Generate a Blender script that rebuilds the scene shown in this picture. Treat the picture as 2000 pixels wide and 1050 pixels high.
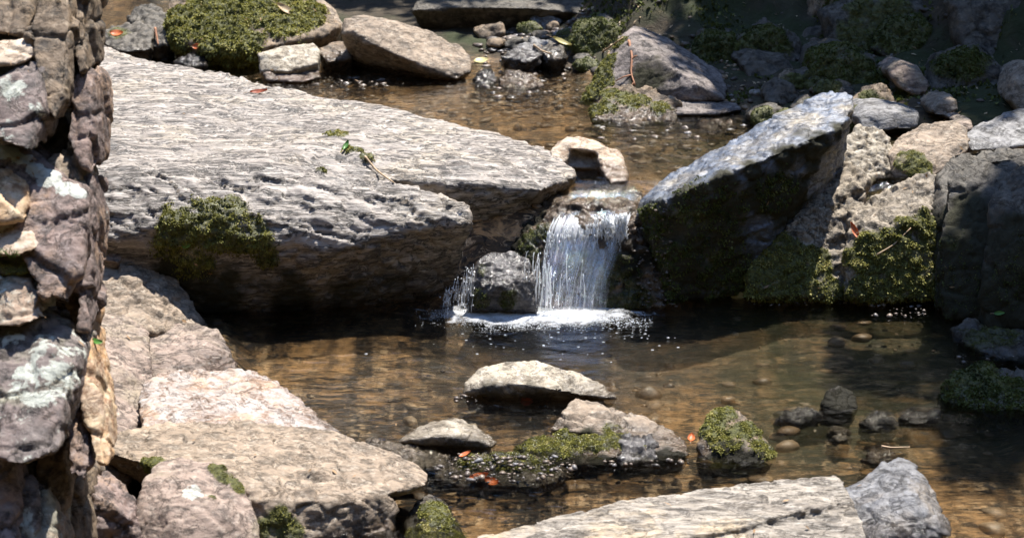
import bpy, bmesh, math, random
import numpy as np
from mathutils import Vector

for _o in list(bpy.data.objects):
    bpy.data.objects.remove(_o)
SC = bpy.context.scene
COL = SC.collection
R = math.radians
rng = np.random.default_rng(7)
random.seed(7)

# ------------------------------------------------------------------ camera
CAM_H, PITCH, FPX = 2.8, 18.0, 3732.0
cam_d = bpy.data.cameras.new('camera')
cam = bpy.data.objects.new('camera', cam_d)
COL.objects.link(cam)
cam.location = (0, 0, CAM_H)
cam.rotation_euler = (R(90 - PITCH), 0, 0)
cam_d.sensor_width = 36.0
cam_d.lens = 36.0 * FPX / 2000.0
cam_d.clip_start = 0.05
cam_d.clip_end = 500
cam_d.dof.use_dof = True
cam_d.dof.focus_distance = 8.1
cam_d.dof.aperture_fstop = 4.5
SC.camera = cam

# ------------------------------------------------------------------ light
SUN_EL, SUN_AZ = 66.0, 29.0          # azimuth: degrees clockwise from the view direction
SUN_DIR = np.array([math.sin(R(SUN_AZ)) * math.cos(R(SUN_EL)),
                    math.cos(R(SUN_AZ)) * math.cos(R(SUN_EL)), math.sin(R(SUN_EL))])
w = bpy.data.worlds.new('World')
SC.world = w
w.use_nodes = True
wn = w.node_tree
bg = wn.nodes['Background']
sky = wn.nodes.new('ShaderNodeTexSky')
sky.sky_type = 'NISHITA'
sky.sun_disc = False
sky.sun_elevation = R(SUN_EL)
sky.sun_rotation = R(SUN_AZ)
sky.air_density = 1.0
sky.ozone_density = 5.0
sky.dust_density = 0.2
wn.links.new(sky.outputs[0], bg.inputs[0])
bg.inputs[1].default_value = 0.15
sd = bpy.data.lights.new('sun', 'SUN')
sd.energy = 4.7
sd.angle = R(0.5)
sd.color = (1.0, 0.945, 0.87)
so = bpy.data.objects.new('sun', sd)
COL.objects.link(so)
so.rotation_euler = Vector(SUN_DIR).to_track_quat('Z', 'Y').to_euler()
so.location = tuple(SUN_DIR * 30)

SC.view_settings.view_transform = 'Standard'
SC.view_settings.look = 'None'
SC.view_settings.exposure = 1.25
SC.view_settings.gamma = 1.0
SC.cycles.use_denoising = True
SC.cycles.max_bounces = 8
SC.cycles.transparent_max_bounces = 16
SC.cycles.sample_clamp_indirect = 6
SC.cycles.caustics_reflective = False
SC.cycles.caustics_refractive = False

# ------------------------------------------------------------------ numpy helpers
_cp, _sp = math.cos(R(PITCH)), math.sin(R(PITCH))


def ray(px, py):
    u = (px - 1000.0) / FPX
    v = -(py - 525.0) / FPX
    return np.array([u, _cp + v * _sp, -_sp + v * _cp])


def pt(px, py, v):
    """point seen at a pixel of the photograph: v < 3 is its height, otherwise its distance"""
    d = ray(px, py)
    s = (v - CAM_H) / d[2] if v < 3 else v / d[1]
    return d * s + np.array([0, 0, CAM_H])


def _hash(i, j, k, s):
    h = (i * 374761393 + j * 668265263 + k * 2147483647 + s * 974634777) & 0xffffffff
    h = ((h ^ (h >> 13)) * 1274126177) & 0xffffffff
    h = ((h ^ (h >> 16)) * 2246822519) & 0xffffffff
    return h ^ (h >> 15)


def pnoise(p, seed=0):
    p = np.asarray(p, dtype=np.float64)
    i0 = np.floor(p).astype(np.int64)
    f = p - i0
    u = f * f * f * (f * (f * 6 - 15) + 10)
    out = np.zeros(len(p))
    for dx in (0, 1):
        for dy in (0, 1):
            for dz in (0, 1):
                h = _hash(i0[:, 0] + dx, i0[:, 1] + dy, i0[:, 2] + dz, seed)
                gx = (h & 255) / 127.5 - 1
                gy = ((h >> 8) & 255) / 127.5 - 1
                gz = ((h >> 16) & 255) / 127.5 - 1
                d = gx * (f[:, 0] - dx) + gy * (f[:, 1] - dy) + gz * (f[:, 2] - dz)
                wgt = (u[:, 0] if dx else 1 - u[:, 0]) * (u[:, 1] if dy else 1 - u[:, 1]) * (u[:, 2] if dz else 1 - u[:, 2])
                out += d * wgt
    return out


def fbm(p, octv=4, seed=0, gain=0.5):
    a, s, out = 1.0, 1.0, 0.0
    for o in range(octv):
        out = out + a * pnoise(np.asarray(p) * s, seed + o * 17)
        a *= gain
        s *= 2.03
    return out


def facets(p, seed=0):
    """chipped stone: every jittered cell is a little plane of its own tilt"""
    p = np.asarray(p, dtype=np.float64)
    i0 = np.floor(p).astype(np.int64)
    best = np.full(len(p), 1e9)
    second = np.full(len(p), 1e9)
    val = np.zeros(len(p))
    for dx in (-1, 0, 1):
        for dy in (-1, 0, 1):
            for dz in (-1, 0, 1):
                c = i0 + np.array([dx, dy, dz])
                h = _hash(c[:, 0], c[:, 1], c[:, 2], seed)
                j = np.stack([(h & 1023) / 1023., ((h >> 10) & 1023) / 1023., ((h >> 20) & 1023) / 1023.], 1)
                d = p - (c + j)
                dd = (d * d).sum(1)
                h2 = _hash(c[:, 0], c[:, 1], c[:, 2], seed + 91)
                t = np.stack([(h2 & 255) / 127.5 - 1, ((h2 >> 8) & 255) / 127.5 - 1, ((h2 >> 16) & 255) / 127.5 - 1], 1)
                v = (d * t).sum(1) * 0.7 + ((h2 >> 24) & 255) / 255. * 0.8 - 0.4
                m = dd < best
                second = np.where(m, best, np.minimum(second, dd))
                val = np.where(m, v, val)
                best = np.where(m, dd, best)
    edge = np.sqrt(second) - np.sqrt(best)
    return val, edge


def sstep(a, b, x):
    t = np.clip((np.asarray(x, dtype=float) - a) / (b - a), 0, 1)
    return t * t * (3 - 2 * t)


# ------------------------------------------------------------------ mesh helpers
def mesh_np(name, verts, faces, smooth=False):
    """faces: int array (n, 3) or (n, 4)"""
    verts = np.ascontiguousarray(verts, dtype=np.float32)
    faces = np.ascontiguousarray(faces, dtype=np.int32)
    k = faces.shape[1]
    me = bpy.data.meshes.new(name)
    me.vertices.add(len(verts))
    me.vertices.foreach_set('co', verts.ravel())
    me.loops.add(faces.size)
    me.loops.foreach_set('vertex_index', faces.ravel())
    me.polygons.add(len(faces))
    me.polygons.foreach_set('loop_start', np.arange(0, faces.size, k, dtype=np.int32))
    me.polygons.foreach_set('loop_total', np.full(len(faces), k, dtype=np.int32))
    me.update(calc_edges=True)
    me.validate()
    if smooth:
        me.polygons.foreach_set('use_smooth', np.ones(len(me.polygons), dtype=bool))
    return me


def attr(me, name, vals):
    a = me.attributes.get(name) or me.attributes.new(name, 'FLOAT', 'POINT')
    a.data.foreach_set('value', np.ascontiguousarray(vals, dtype=np.float32))


def tag(o, label=None, cat=None, group=None, kind=None):
    if label: o['label'] = label
    if cat: o['category'] = cat
    if group: o['group'] = group
    if kind: o['kind'] = kind
    return o


def link(name, me, mat=None, parent=None, loc=None):
    o = bpy.data.objects.new(name, me)
    COL.objects.link(o)
    if mat is not None and me is not None:
        me.materials.clear()
        me.materials.append(mat)
    if loc is not None:
        o.location = loc
    if parent is not None:
        o.parent = parent
    return o


def grid_faces(nu, nv):
    i = np.arange((nu - 1) * (nv - 1))
    a = (i // (nv - 1)) * nv + i % (nv - 1)
    return np.stack([a, a + nv, a + nv + 1, a + 1], 1)


def tube(pts, rad, seg=6):
    """closed tapered tube along a polyline; returns verts, tri faces"""
    pts = np.asarray(pts, dtype=float)
    n = len(pts)
    rad = np.broadcast_to(np.asarray(rad, dtype=float), (n,))
    t = np.gradient(pts, axis=0)
    t /= np.linalg.norm(t, axis=1)[:, None] + 1e-9
    ref = np.array([0.3, 0.9, 0.2]) if abs(t[0] @ np.array([0.3, 0.9, 0.2])) < .85 else np.array([1., 0, 0])
    a = np.cross(t, ref)
    a /= np.linalg.norm(a, axis=1)[:, None] + 1e-9
    b = np.cross(t, a)
    ang = np.arange(seg) * 2 * math.pi / seg
    v = pts[:, None, :] + rad[:, None, None] * (a[:, None, :] * np.cos(ang)[None, :, None] + b[:, None, :] * np.sin(ang)[None, :, None])
    v = v.reshape(-1, 3)
    f = []
    for i in range(n - 1):
        for k in range(seg):
            p, q = i * seg + k, i * seg + (k + 1) % seg
            f += [(p, q, q + seg), (p, q + seg, p + seg)]
    v = np.vstack([v, pts[0], pts[-1]])
    for k in range(seg):
        f.append((n * seg, (k + 1) % seg, k))
        f.append((n * seg + 1, (n - 1) * seg + k, (n - 1) * seg + (k + 1) % seg))
    return v, np.array(f)


class Bag:
    def __init__(s):
        s.v, s.f, s.n = [], [], 0

    def add(s, v, f):
        s.v.append(np.asarray(v)); s.f.append(np.asarray(f) + s.n); s.n += len(v)

    def mesh(s, name, smooth=False):
        return mesh_np(name, np.vstack(s.v), np.vstack(s.f), smooth)


def ico(sub=1):
    bm = bmesh.new()
    bmesh.ops.create_icosphere(bm, subdivisions=sub, radius=1)
    v = np.array([x.co[:] for x in bm.verts])
    f = np.array([[y.index for y in x.verts] for x in bm.faces])
    bm.free()
    return v, f


ICO1, ICO2 = ico(1), ico(2)

# ------------------------------------------------------------------ materials
class G:
    def __init__(s, name):
        s.m = bpy.data.materials.new(name)
        s.m.use_nodes = True
        s.t = s.m.node_tree
        s.t.nodes.clear()
        s.out = s.t.nodes.new('ShaderNodeOutputMaterial')

    def n(s, typ, ins=None, **kw):
        nd = s.t.nodes.new('ShaderNode' + typ)
        for k, v in kw.items():
            setattr(nd, k, v)
        for k, v in (ins or {}).items():
            if isinstance(v, bpy.types.NodeSocket):
                s.t.links.new(v, nd.inputs[k])
            else:
                nd.inputs[k].default_value = v
        return nd

    def noise(s, vec, scale, detail=4, rough=.55, dist=0):
        return s.n('TexNoise', {'Vector': vec, 'Scale': scale, 'Detail': detail, 'Roughness': rough, 'Distortion': dist}).outputs[0]

    def ramp(s, fac, stops):
        nd = s.n('ValToRGB', {0: fac})
        el = nd.color_ramp.elements
        while len(el) < len(stops):
            el.new(0.5)
        for e, (p, c) in zip(el, stops):
            e.position = p
            e.color = (c, c, c, 1) if not hasattr(c, '__len__') else (*c, 1)
        return nd.outputs[0]

    def mix(s, fac, a, b, mode='MIX'):
        nd = s.n('Mix', data_type='RGBA', blend_type=mode)
        for k, v in ((0, fac), (6, a), (7, b)):
            if isinstance(v, bpy.types.NodeSocket):
                s.t.links.new(v, nd.inputs[k])
            else:
                nd.inputs[k].default_value = v if k == 0 else (*v, 1)
        return nd.outputs[2]

    def math(s, op, a, b=0.0, clamp=False):
        nd = s.n('Math', {0: a, 1: b}, operation=op)
        nd.use_clamp = clamp
        return nd.outputs[0]

    def attr(s, name):
        return s.n('Attribute', attribute_name=name).outputs['Fac']

    def bump(s, h, strength, dist):
        return s.n('Bump', {'Height': h, 'Strength': strength, 'Distance': dist}).outputs[0]

    def done(s, sh):
        s.t.links.new(sh, s.out.inputs[0])
        return s.m


def stone_mat(name, c1, c2, dark, light, stretch=(1, 1, 1), rot=(0, 0, 0), scale=1.0, lichen=.0, lcol=(.62, .62, .55), rough=.72,
              bump=.6, third=None, spec=.35, speck=.65, line=.6, crackw=.02):
    g = G(name)
    tc = g.n('TexCoord').outputs['Object']
    rnd = g.n('ObjectInfo').outputs['Random']
    off = g.math('MULTIPLY', rnd, 41.0)
    vec = g.n('VectorMath', {0: tc, 1: off}, operation='ADD').outputs[0]
    mp = g.n('Mapping', {'Vector': vec, 'Rotation': rot, 'Scale': stretch}).outputs[0]
    nA = g.noise(mp, 3.2 * scale, 5, .6, .4)
    col = g.mix(g.ramp(nA, [(.36, 0), (.62, 1)]), c1, c2)
    if third:
        nT = g.noise(vec, 2.6 * scale, 4, .6, .6)
        col = g.mix(g.ramp(nT, [(.5, 0), (.62, 1)]), col, third)
    nB = g.noise(mp, 11 * scale, 9, .72, .3)
    col = g.mix(g.ramp(nB, [(.39, .95), (.54, 0)]), col, dark)
    nC = g.noise(mp, 26 * scale, 8, .75)
    col = g.mix(g.math('MULTIPLY', g.ramp(nC, [(.5, 0), (.68, 1)]), speck), col, light)
    # thin dark cracks
    nD = g.noise(mp, 5.5 * scale, 7, .65, .8)
    crack = g.ramp(g.math('ABSOLUTE', g.math('SUBTRACT', nD, .5)), [(.0, 1), (crackw, 0)])
    col = g.mix(g.math('MULTIPLY', crack, line), col, tuple(x * .45 for x in dark))
    # lichen, and sunlight painted pale on one stone's top edge
    nL = g.noise(vec, 9 * scale, 9, .7, .3)
    lf = g.ramp(g.math('ADD', nL, g.math('MULTIPLY', g.attr('lich'), .28)), [(.70 - lichen, 0), (.745 - lichen, 1)])
    nL2 = g.noise(vec, 40, 4, .6)
    lc = g.mix(nL2, tuple(x * .72 for x in lcol), lcol)
    col = g.mix(lf, col, lc)
    # moss film
    nM = g.noise(vec, 55, 5, .7)
    mc = g.mix(g.ramp(nM, [(.35, 0), (.65, 1)]), (.03, .034, .010), (.12, .118, .03))
    ms = g.attr('moss')
    col = g.mix(g.ramp(ms, [(.25, 0), (.6, 1)]), col, mc)
    al = g.ramp(g.math('ADD', g.attr('alga_shade'), g.math('MULTIPLY', g.math('SUBTRACT', nB, .5), .8)), [(.3, 0), (.7, 1)])
    col = g.mix(al, col, g.mix(nM, (.022, .022, .016), (.065, .062, .042)))  # algae film, and shade painted onto fronts meant to look unlit
    wet = g.attr('wet')
    col = g.mix(g.math('MULTIPLY', wet, .8), col, (.30, .27, .25), 'MULTIPLY')
    ro = g.math('SUBTRACT', rough, g.math('MULTIPLY', wet, rough - .16))
    ro = g.math('ADD', ro, g.math('MULTIPLY', al, .35), True)
    h = g.math('ADD', g.math('MULTIPLY', nB, .7), g.math('ADD', g.math('MULTIPLY', nC, .35), g.math('MULTIPLY', crack, -.25)))
    h = g.math('ADD', h, g.math('MULTIPLY', g.noise(vec, 90, 5, .7), .16))
    b = g.n('BsdfPrincipled', {'Base Color': col, 'Roughness': ro, 'Specular IOR Level': g.math('MULTIPLY', g.math('SUBTRACT', 1.0, g.math('MULTIPLY', al, .8)), spec), 'Normal': g.bump(h, bump, .02)})
    return g.done(b.outputs[0])


M = {}
M['slab'] = stone_mat('grey schist', (.385, .335, .29), (.21, .18, .155), (.045, .04, .036), (.60, .55, .49), (.32, 3.0, 3.0), (0, 0, R(39)), 1.0, lichen=.0, bump=.6, rough=.46, third=(.34, .285, .22), spec=.5, speck=.8, line=1.0, crackw=.034)
M['slab_sky_sheen'] = stone_mat('sky sheen schist', (.13, .16, .22), (.09, .11, .15), (.045, .047, .055), (.30, .335, .40), (.7, 1.6, 3), (0, R(-20), R(-40)), 1.1, bump=.55, rough=.36, spec=.6, third=(.30, .26, .2))  # bluish base colour paints in the sheen of reflected sky
M['tan'] = stone_mat('tan sandstone', (.33, .255, .185), (.235, .18, .13), (.09, .07, .052), (.52, .45, .36), (1, 1.4, 2.0), (0, 0, 0), 1.1, lichen=.02, lcol=(.58, .57, .48), bump=.6)
M['pale'] = stone_mat('pale limestone', (.44, .385, .295), (.32, .275, .21), (.13, .105, .075), (.66, .62, .54), (1, 1, 1.3), (0, 0, 0), 1.3, lichen=.02, bump=.6)
M['pink'] = stone_mat('pinkish tan sandstone', (.35, .265, .215), (.25, .19, .155), (.085, .065, .055), (.50, .42, .35), (1, 1.2, 2.2), (0, R(8), 0), 1.2, lichen=.02, lcol=(.56, .56, .50), bump=.7, third=(.27, .22, .16))
M['mauve'] = stone_mat('grey mauve stone', (.25, .21, .19), (.17, .145, .13), (.05, .042, .04), (.38, .33, .30), (1, 1.2, 1.6), (0, 0, 0), 1.2, lichen=.01, bump=.7)
M['layered'] = stone_mat('layered pale schist', (.385, .34, .28), (.25, .215, .175), (.08, .068, .055), (.62, .57, .50), (.5, 2.2, 4), (0, 0, R(-14)), 1.2, bump=.7, rough=.6, third=(.42, .33, .22))
M['quartz'] = stone_mat('rusty white quartz', (.42, .375, .345), (.33, .28, .25), (.19, .12, .08), (.56, .535, .51), (1, 1, 1.4), (0, 0, 0), 1.5, bump=.7, rough=.5, third=(.42, .285, .19), line=.5)
M['purple'] = stone_mat('purple slate', (.28, .20, .17), (.18, .135, .12), (.05, .04, .038), (.42, .35, .32), (1, 1, 1.2), (0, 0, 0), 1.6, lichen=.03, lcol=(.55, .57, .52), bump=.8, third=(.36, .24, .16))
M['purple_lichen'] = stone_mat('lichen covered slate', (.23, .175, .155), (.15, .125, .115), (.045, .038, .035), (.36, .31, .28), (1, 1, 1.2), (0, 0, 0), 1.2, lichen=.12, lcol=(.52, .54, .47), bump=.8, third=(.27, .26, .18))
M['brown'] = stone_mat('brown weathered stone', (.27, .195, .125), (.17, .125, .085), (.045, .036, .028), (.40, .32, .23), (1, 1, 1), (0, 0, 0), 1.4, lichen=.02, lcol=(.45, .5, .42), bump=.7)
M['orange'] = stone_mat('ochre stained stone', (.48, .27, .12), (.52, .40, .26), (.18, .09, .045), (.66, .55, .42), (1, 1, 1.6), (0, 0, 0), 1.3, bump=.6, third=(.40, .30, .22))
M['cream'] = stone_mat('cream stone', (.52, .43, .33), (.42, .32, .23), (.2, .13, .08), (.66, .60, .52), (1, 1, 2), (0, 0, 0), 1.2, lichen=.0, bump=.5)
M['greylichen'] = stone_mat('grey green lichened stone', (.33, .33, .25), (.27, .25, .2), (.1, .09, .075), (.55, .56, .48), (1, 1, 1), (0, 0, 0), 1.4, lichen=.09, lcol=(.63, .66, .58), bump=.6, third=(.34, .24, .17))
M['grey'] = stone_mat('mid grey stone', (.25, .245, .24), (.17, .165, .165), (.055, .052, .05), (.46, .45, .44), (1, 1.2, 2), (0, R(25), 0), 1.3, bump=.6, rough=.55)
M['darkgrey'] = stone_mat('dark grey stone', (.17, .17, .175), (.115, .115, .12), (.04, .038, .038), (.32, .32, .335), (1, 1.2, 2), (0, R(25), 0), 1.3, bump=.6, rough=.42, spec=.5, third=(.19, .165, .14))
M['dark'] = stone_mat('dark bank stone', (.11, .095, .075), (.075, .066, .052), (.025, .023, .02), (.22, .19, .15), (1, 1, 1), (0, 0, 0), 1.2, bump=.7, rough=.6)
M['knob'] = stone_mat('rubbly schist', (.34, .285, .215), (.225, .185, .135), (.05, .042, .032), (.50, .44, .36), (1, 1, 1), (0, 0, 0), 1.6, bump=.8)


def moss_mat(name, a, b, c):
    g = G(name)
    rnd = g.attr('tint')
    col = g.mix(g.ramp(rnd, [(.0, 0), (.55, 1)]), a, b)
    col = g.mix(g.ramp(rnd, [(.72, 0), (1.0, 1)]), col, c)
    d = g.n('BsdfPrincipled', {'Base Color': col, 'Roughness': .6, 'Specular IOR Level': .25})
    t = g.n('BsdfTranslucent', {'Color': col})
    return g.done(g.n('MixShader', {0: .28, 1: d.outputs[0], 2: t.outputs[0]}).outputs[0])


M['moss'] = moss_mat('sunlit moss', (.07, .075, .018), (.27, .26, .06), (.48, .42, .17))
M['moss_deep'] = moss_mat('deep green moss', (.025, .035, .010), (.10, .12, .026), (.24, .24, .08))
M['leafage'] = moss_mat('tree leaves', (.02, .04, .01), (.05, .085, .02), (.08, .11, .03))


def simple(name, col, rough=.6, spec=.4, var=.35, scale=30, trans=0.0):
    g = G(name)
    tc = g.n('TexCoord').outputs['Object']
    n = g.noise(tc, scale, 6, .65)
    c = g.mix(g.ramp(n, [(.3, 0), (.7, 1)]), tuple(x * (1 - var) for x in col), tuple(min(1, x * (1 + var)) for x in col))
    b = g.n('BsdfPrincipled', {'Base Color': c, 'Roughness': rough, 'Specular IOR Level': spec, 'Normal': g.bump(n, .4, .004)})
    if not trans:
        return g.done(b.outputs[0])
    t = g.n('BsdfTranslucent', {'Color': c})
    return g.done(g.n('MixShader', {0: trans, 1: b.outputs[0], 2: t.outputs[0]}).outputs[0])


M['leaf_orange'] = simple('orange fallen leaf', (.62, .17, .05), .45, .4, .35, 40, .3)
M['leaf_tan'] = simple('tan fallen leaf', (.55, .42, .26), .5, .4, .25, 40, .3)
M['leaf_dead'] = simple('dead leaf scraps', (.26, .16, .08), .6, .3, .5, 9)
M['leaf_yellow'] = simple('yellow fallen leaf', (.58, .52, .24), .45, .4, .2, 30, .3)
M['leaf_green'] = simple('green leaf', (.10, .26, .05), .4, .5, .25, 40, .35)
M['leaf_red'] = simple('russet leaf', (.42, .12, .06), .5, .4, .3, 40, .3)
M['twig'] = simple('dry twig', (.42, .30, .19), .7, .3, .3, 60)
M['twig_red'] = simple('reddish dry stem', (.33, .16, .09), .7, .3, .3, 60)
M['bark'] = simple('tree bark', (.10, .075, .055), .85, .2, .4, 12)
M['grass'] = simple('grass blade', (.13, .22, .05), .5, .4, .25, 20, .3)


def ground_mat():
    g = G('stream bed and bank')
    pos = g.n('NewGeometry').outputs['Position']
    wq = g.n('Mapping', {'Vector': pos, 'Scale': (3.2, 17, 1)}).outputs[0]
    w1 = g.math('MULTIPLY', g.math('SUBTRACT', g.noise(wq, 1.0, 3, .55, .6), .5), .75)
    mp = g.n('VectorMath', {0: pos, 1: g.n('CombineXYZ', {1: w1}).outputs[0]}, operation='ADD').outputs[0]  # warp paints ripple refraction streaks into the bed colour
    n1 = g.noise(mp, 2.2, 5, .6, .4)
    n2 = g.noise(mp, 9, 8, .7, .6)
    n3 = g.noise(mp, 4.5, 6, .6, .5)
    bed = g.mix(g.ramp(n1, [(.38, 0), (.62, 1)]), (.52, .30, .13), (.26, .155, .075))
    bed = g.mix(g.ramp(n2, [(.44, .85), (.54, 0)]), bed, (.08, .05, .028))
    n4 = g.noise(mp, 8.5, 5, .6, .5)
    bed = g.mix(g.ramp(n4, [(.44, .9), (.50, 0)]), bed, (.03, .021, .014))
    upst = g.ramp(g.math('MULTIPLY', g.n('SeparateXYZ', {0: pos}).outputs[1], .1), [(.82, .98), (.87, .45)])
    bed = g.mix(g.math('MULTIPLY', g.ramp(n3, [(.465, 1), (.515, 0)]), upst), bed, (.016, .013, .010))
    bed = g.mix(g.ramp(g.noise(mp, 13, 6, .7, .3), [(.56, 0), (.62, .85)]), bed, (.62, .43, .25))
    olive = g.math('MULTIPLY', g.ramp(g.n('SeparateXYZ', {0: pos}).outputs[0], [(.45, 0), (.95, 1)]), g.ramp(n1, [(.35, .2), (.6, .9)]))
    olive = g.math('MULTIPLY', olive, g.ramp(g.math('MULTIPLY', g.n('SeparateXYZ', {0: pos}).outputs[1], .1), [(.615, 0), (.68, 1)]))
    bed = g.mix(olive, bed, (.045, .044, .018))  # dark olive paints shade and bank reflections into the right of the pool
    dp = g.n('VectorMath', {0: pos, 1: (.32, 7.72, 0)}, operation='DISTANCE').outputs['Value']
    bed = g.mix(g.ramp(g.math('ADD', dp, g.math('MULTIPLY', n2, .4)), [(.45, .85), (1.0, 0)]), bed, (.085, .075, .062))
    soil = g.mix(g.ramp(n2, [(.3, 0), (.7, 1)]), (.022, .018, .012), (.075, .058, .038))
    soil = g.mix(g.ramp(g.noise(pos, 34, 6, .7), [(.58, 0), (.7, .8)]), soil, (.16, .115, .07))
    grn = g.ramp(g.noise(pos, 1.3, 5, .6), [(.46, 0), (.58, 1)])
    soil = g.mix(g.math('MULTIPLY', grn, .8), soil, (.028, .04, .012))
    col = g.mix(g.attr('bank'), bed, soil)
    h = n2
    ro = g.math('ADD', .45, g.math('MULTIPLY', g.attr('bank'), .4))
    b = g.n('BsdfPrincipled', {'Base Color': col, 'Roughness': ro, 'Specular IOR Level': .3, 'Normal': g.bump(h, .8, .03)})
    return g.done(b.outputs[0])


M['ground'] = ground_mat()


def water_mat(name, bstr, sc, refr=.45, tint=(.93, .92, .86)):
    g = G(name)
    pos = g.n('NewGeometry').outputs['Position']
    mp = g.n('Mapping', {'Vector': pos, 'Scale': (1, 1.9, 1)}).outputs[0]
    n1 = g.noise(mp, 7 * sc, 3, .5, .5)
    n2 = g.noise(mp, 22 * sc, 3, .55, .4)
    rough = g.attr('rip')
    h = g.math('ADD', g.math('MULTIPLY', n1, g.math('ADD', .55, rough)), g.math('MULTIPLY', n2, g.math('ADD', .10, g.math('MULTIPLY', rough, .4))))
    nrm = g.bump(h, bstr, .012)
    tr = g.n('BsdfTransparent', {'Color': (*tint, 1)})
    rf = g.n('BsdfRefraction', {'Color': (*tint, 1), 'Roughness': 0.0, 'IOR': 1.33, 'Normal': nrm})
    body = g.n('MixShader', {0: refr, 1: tr.outputs[0], 2: rf.outputs[0]})
    gl = g.n('BsdfGlossy', {'Color': (1, 1, 1, 1), 'Roughness': .02, 'Normal': nrm})
    fr = g.n('Fresnel', {'IOR': 1.42, 'Normal': nrm}).outputs[0]
    return g.done(g.n('MixShader', {0: fr, 1: body.outputs[0], 2: gl.outputs[0]}).outputs[0])


M['water'] = water_mat('clear pool water', .85, 1.0, .42)
M['water_up'] = water_mat('clear stream water', .85, .8, .42)


def fall_mat():
    g = G('falling water sheet')
    tc = g.n('TexCoord').outputs['UV']
    sx = g.n('SeparateXYZ', {0: tc})
    mp = g.n('Mapping', {'Vector': tc, 'Scale': (26, 2.2, 1)}).outputs[0]
    n = g.noise(mp, 1.6, 6, .65, .25)
    mp2 = g.n('Mapping', {'Vector': tc, 'Scale': (70, 7, 1)}).outputs[0]
    n2 = g.noise(mp2, 1.2, 4, .6, .2)
    white = g.math('ADD', g.math('MULTIPLY', n, .65), g.math('MULTIPLY', n2, .35))
    mp3 = g.n('Mapping', {'Vector': tc, 'Scale': (14, 1.0, 1)}).outputs[0]
    soft = g.math('MULTIPLY', g.ramp(g.noise(mp3, 1.3, 4, .6, .3), [(.50, 0), (.74, .5)]), g.attr('veil'))
    wf = g.math('MAXIMUM', g.ramp(g.math('ADD', white, g.math('MULTIPLY', g.math('SUBTRACT', g.attr('white'), .6), .42)), [(.50, 0), (.545, 1)]), soft)
    h = g.math('ADD', n, g.math('MULTIPLY', n2, .4))
    nrm = g.bump(h, .8, .02)
    tr = g.n('BsdfTransparent', {'Color': (.95, .95, .92, 1)})
    gl = g.n('BsdfGlossy', {'Color': (1, 1, 1, 1), 'Roughness': .08, 'Normal': nrm})
    fr = g.n('Fresnel', {'IOR': 1.45, 'Normal': nrm}).outputs[0]
    ed = g.math('MULTIPLY', g.ramp(sx.outputs[0], [(0, 0), (.14, 1), (.86, 1), (1, 0)]), g.ramp(sx.outputs[1], [(.04, 0), (.24, 1)]))
    a = g.n('MixShader', {0: g.math('MULTIPLY', g.math('ADD', fr, .02, True), ed), 1: tr.outputs[0], 2: gl.outputs[0]})
    d = g.n('BsdfPrincipled', {'Base Color': (.86, .88, .90, 1), 'Roughness': .25, 'Specular IOR Level': .5, 'Normal': nrm})
    t = g.n('BsdfTranslucent', {'Color': (.9, .92, .94, 1)})
    d2 = g.n('MixShader', {0: .45, 1: d.outputs[0], 2: t.outputs[0]})
    return g.done(g.n('MixShader', {0: wf, 1: a.outputs[0], 2: d2.outputs[0]}).outputs[0])


M['fall'] = fall_mat()


def foam_mat(name, tr):
    g = G(name)
    d = g.n('BsdfPrincipled', {'Base Color': (.88, .90, .92, 1), 'Roughness': .12, 'Specular IOR Level': .6})
    t = g.n('BsdfTranslucent', {'Color': (.92, .94, .96, 1)})
    d2 = g.n('MixShader', {0: .45, 1: d.outputs[0], 2: t.outputs[0]})
    q = g.n('BsdfTransparent')
    return g.done(g.n('MixShader', {0: tr, 1: d2.outputs[0], 2: q.outputs[0]}).outputs[0])


def film_mat():
    g = G('foam film')
    pos = g.n('NewGeometry').outputs['Position']
    n = g.noise(pos, 26, 7, .7, .6)
    m = g.ramp(g.math('ADD', g.math('MULTIPLY', n, .75), g.math('SUBTRACT', g.attr('film'), .55)), [(.02, 0), (.55, 1)])
    nr = g.bump(g.noise(pos, 60, 6, .7), 1.0, .02)
    d = g.n('BsdfPrincipled', {'Base Color': (.88, .90, .92, 1), 'Roughness': .2, 'Specular IOR Level': .6, 'Normal': nr})
    return g.done(g.n('MixShader', {0: m, 1: g.n('BsdfTransparent').outputs[0], 2: d.outputs[0]}).outputs[0])


M['film'] = film_mat()
M['foam'] = foam_mat('white foam', .05)
M['strand'] = foam_mat('falling water strand', .25)


def gravel_mat(name, wet):
    g = G(name)
    r = g.attr('tint')
    pos = g.n('TexCoord').outputs['Object']
    n = g.noise(pos, 60, 5, .7)
    c = g.ramp(r, [(0, (.05, .045, .04)), (.4, (.13, .10, .08)), (.75, (.24, .185, .14)), (.92, (.20, .20, .21)), (1, (.36, .30, .24))])
    c = g.mix(g.ramp(n, [(.35, .6), (.6, 0)]), c, (.03, .026, .022))
    b = g.n('BsdfPrincipled', {'Base Color': c, 'Roughness': .36 if wet else .6, 'Specular IOR Level': .45 if wet else .35, 'Normal': g.bump(n, .4, .006)})
    return g.done(b.outputs[0])


M['gravel_wet'] = gravel_mat('wet gravel', True)
M['gravel'] = gravel_mat('dry gravel', False)

# ------------------------------------------------------------------ terrain
Z_UP = 0.42


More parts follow.
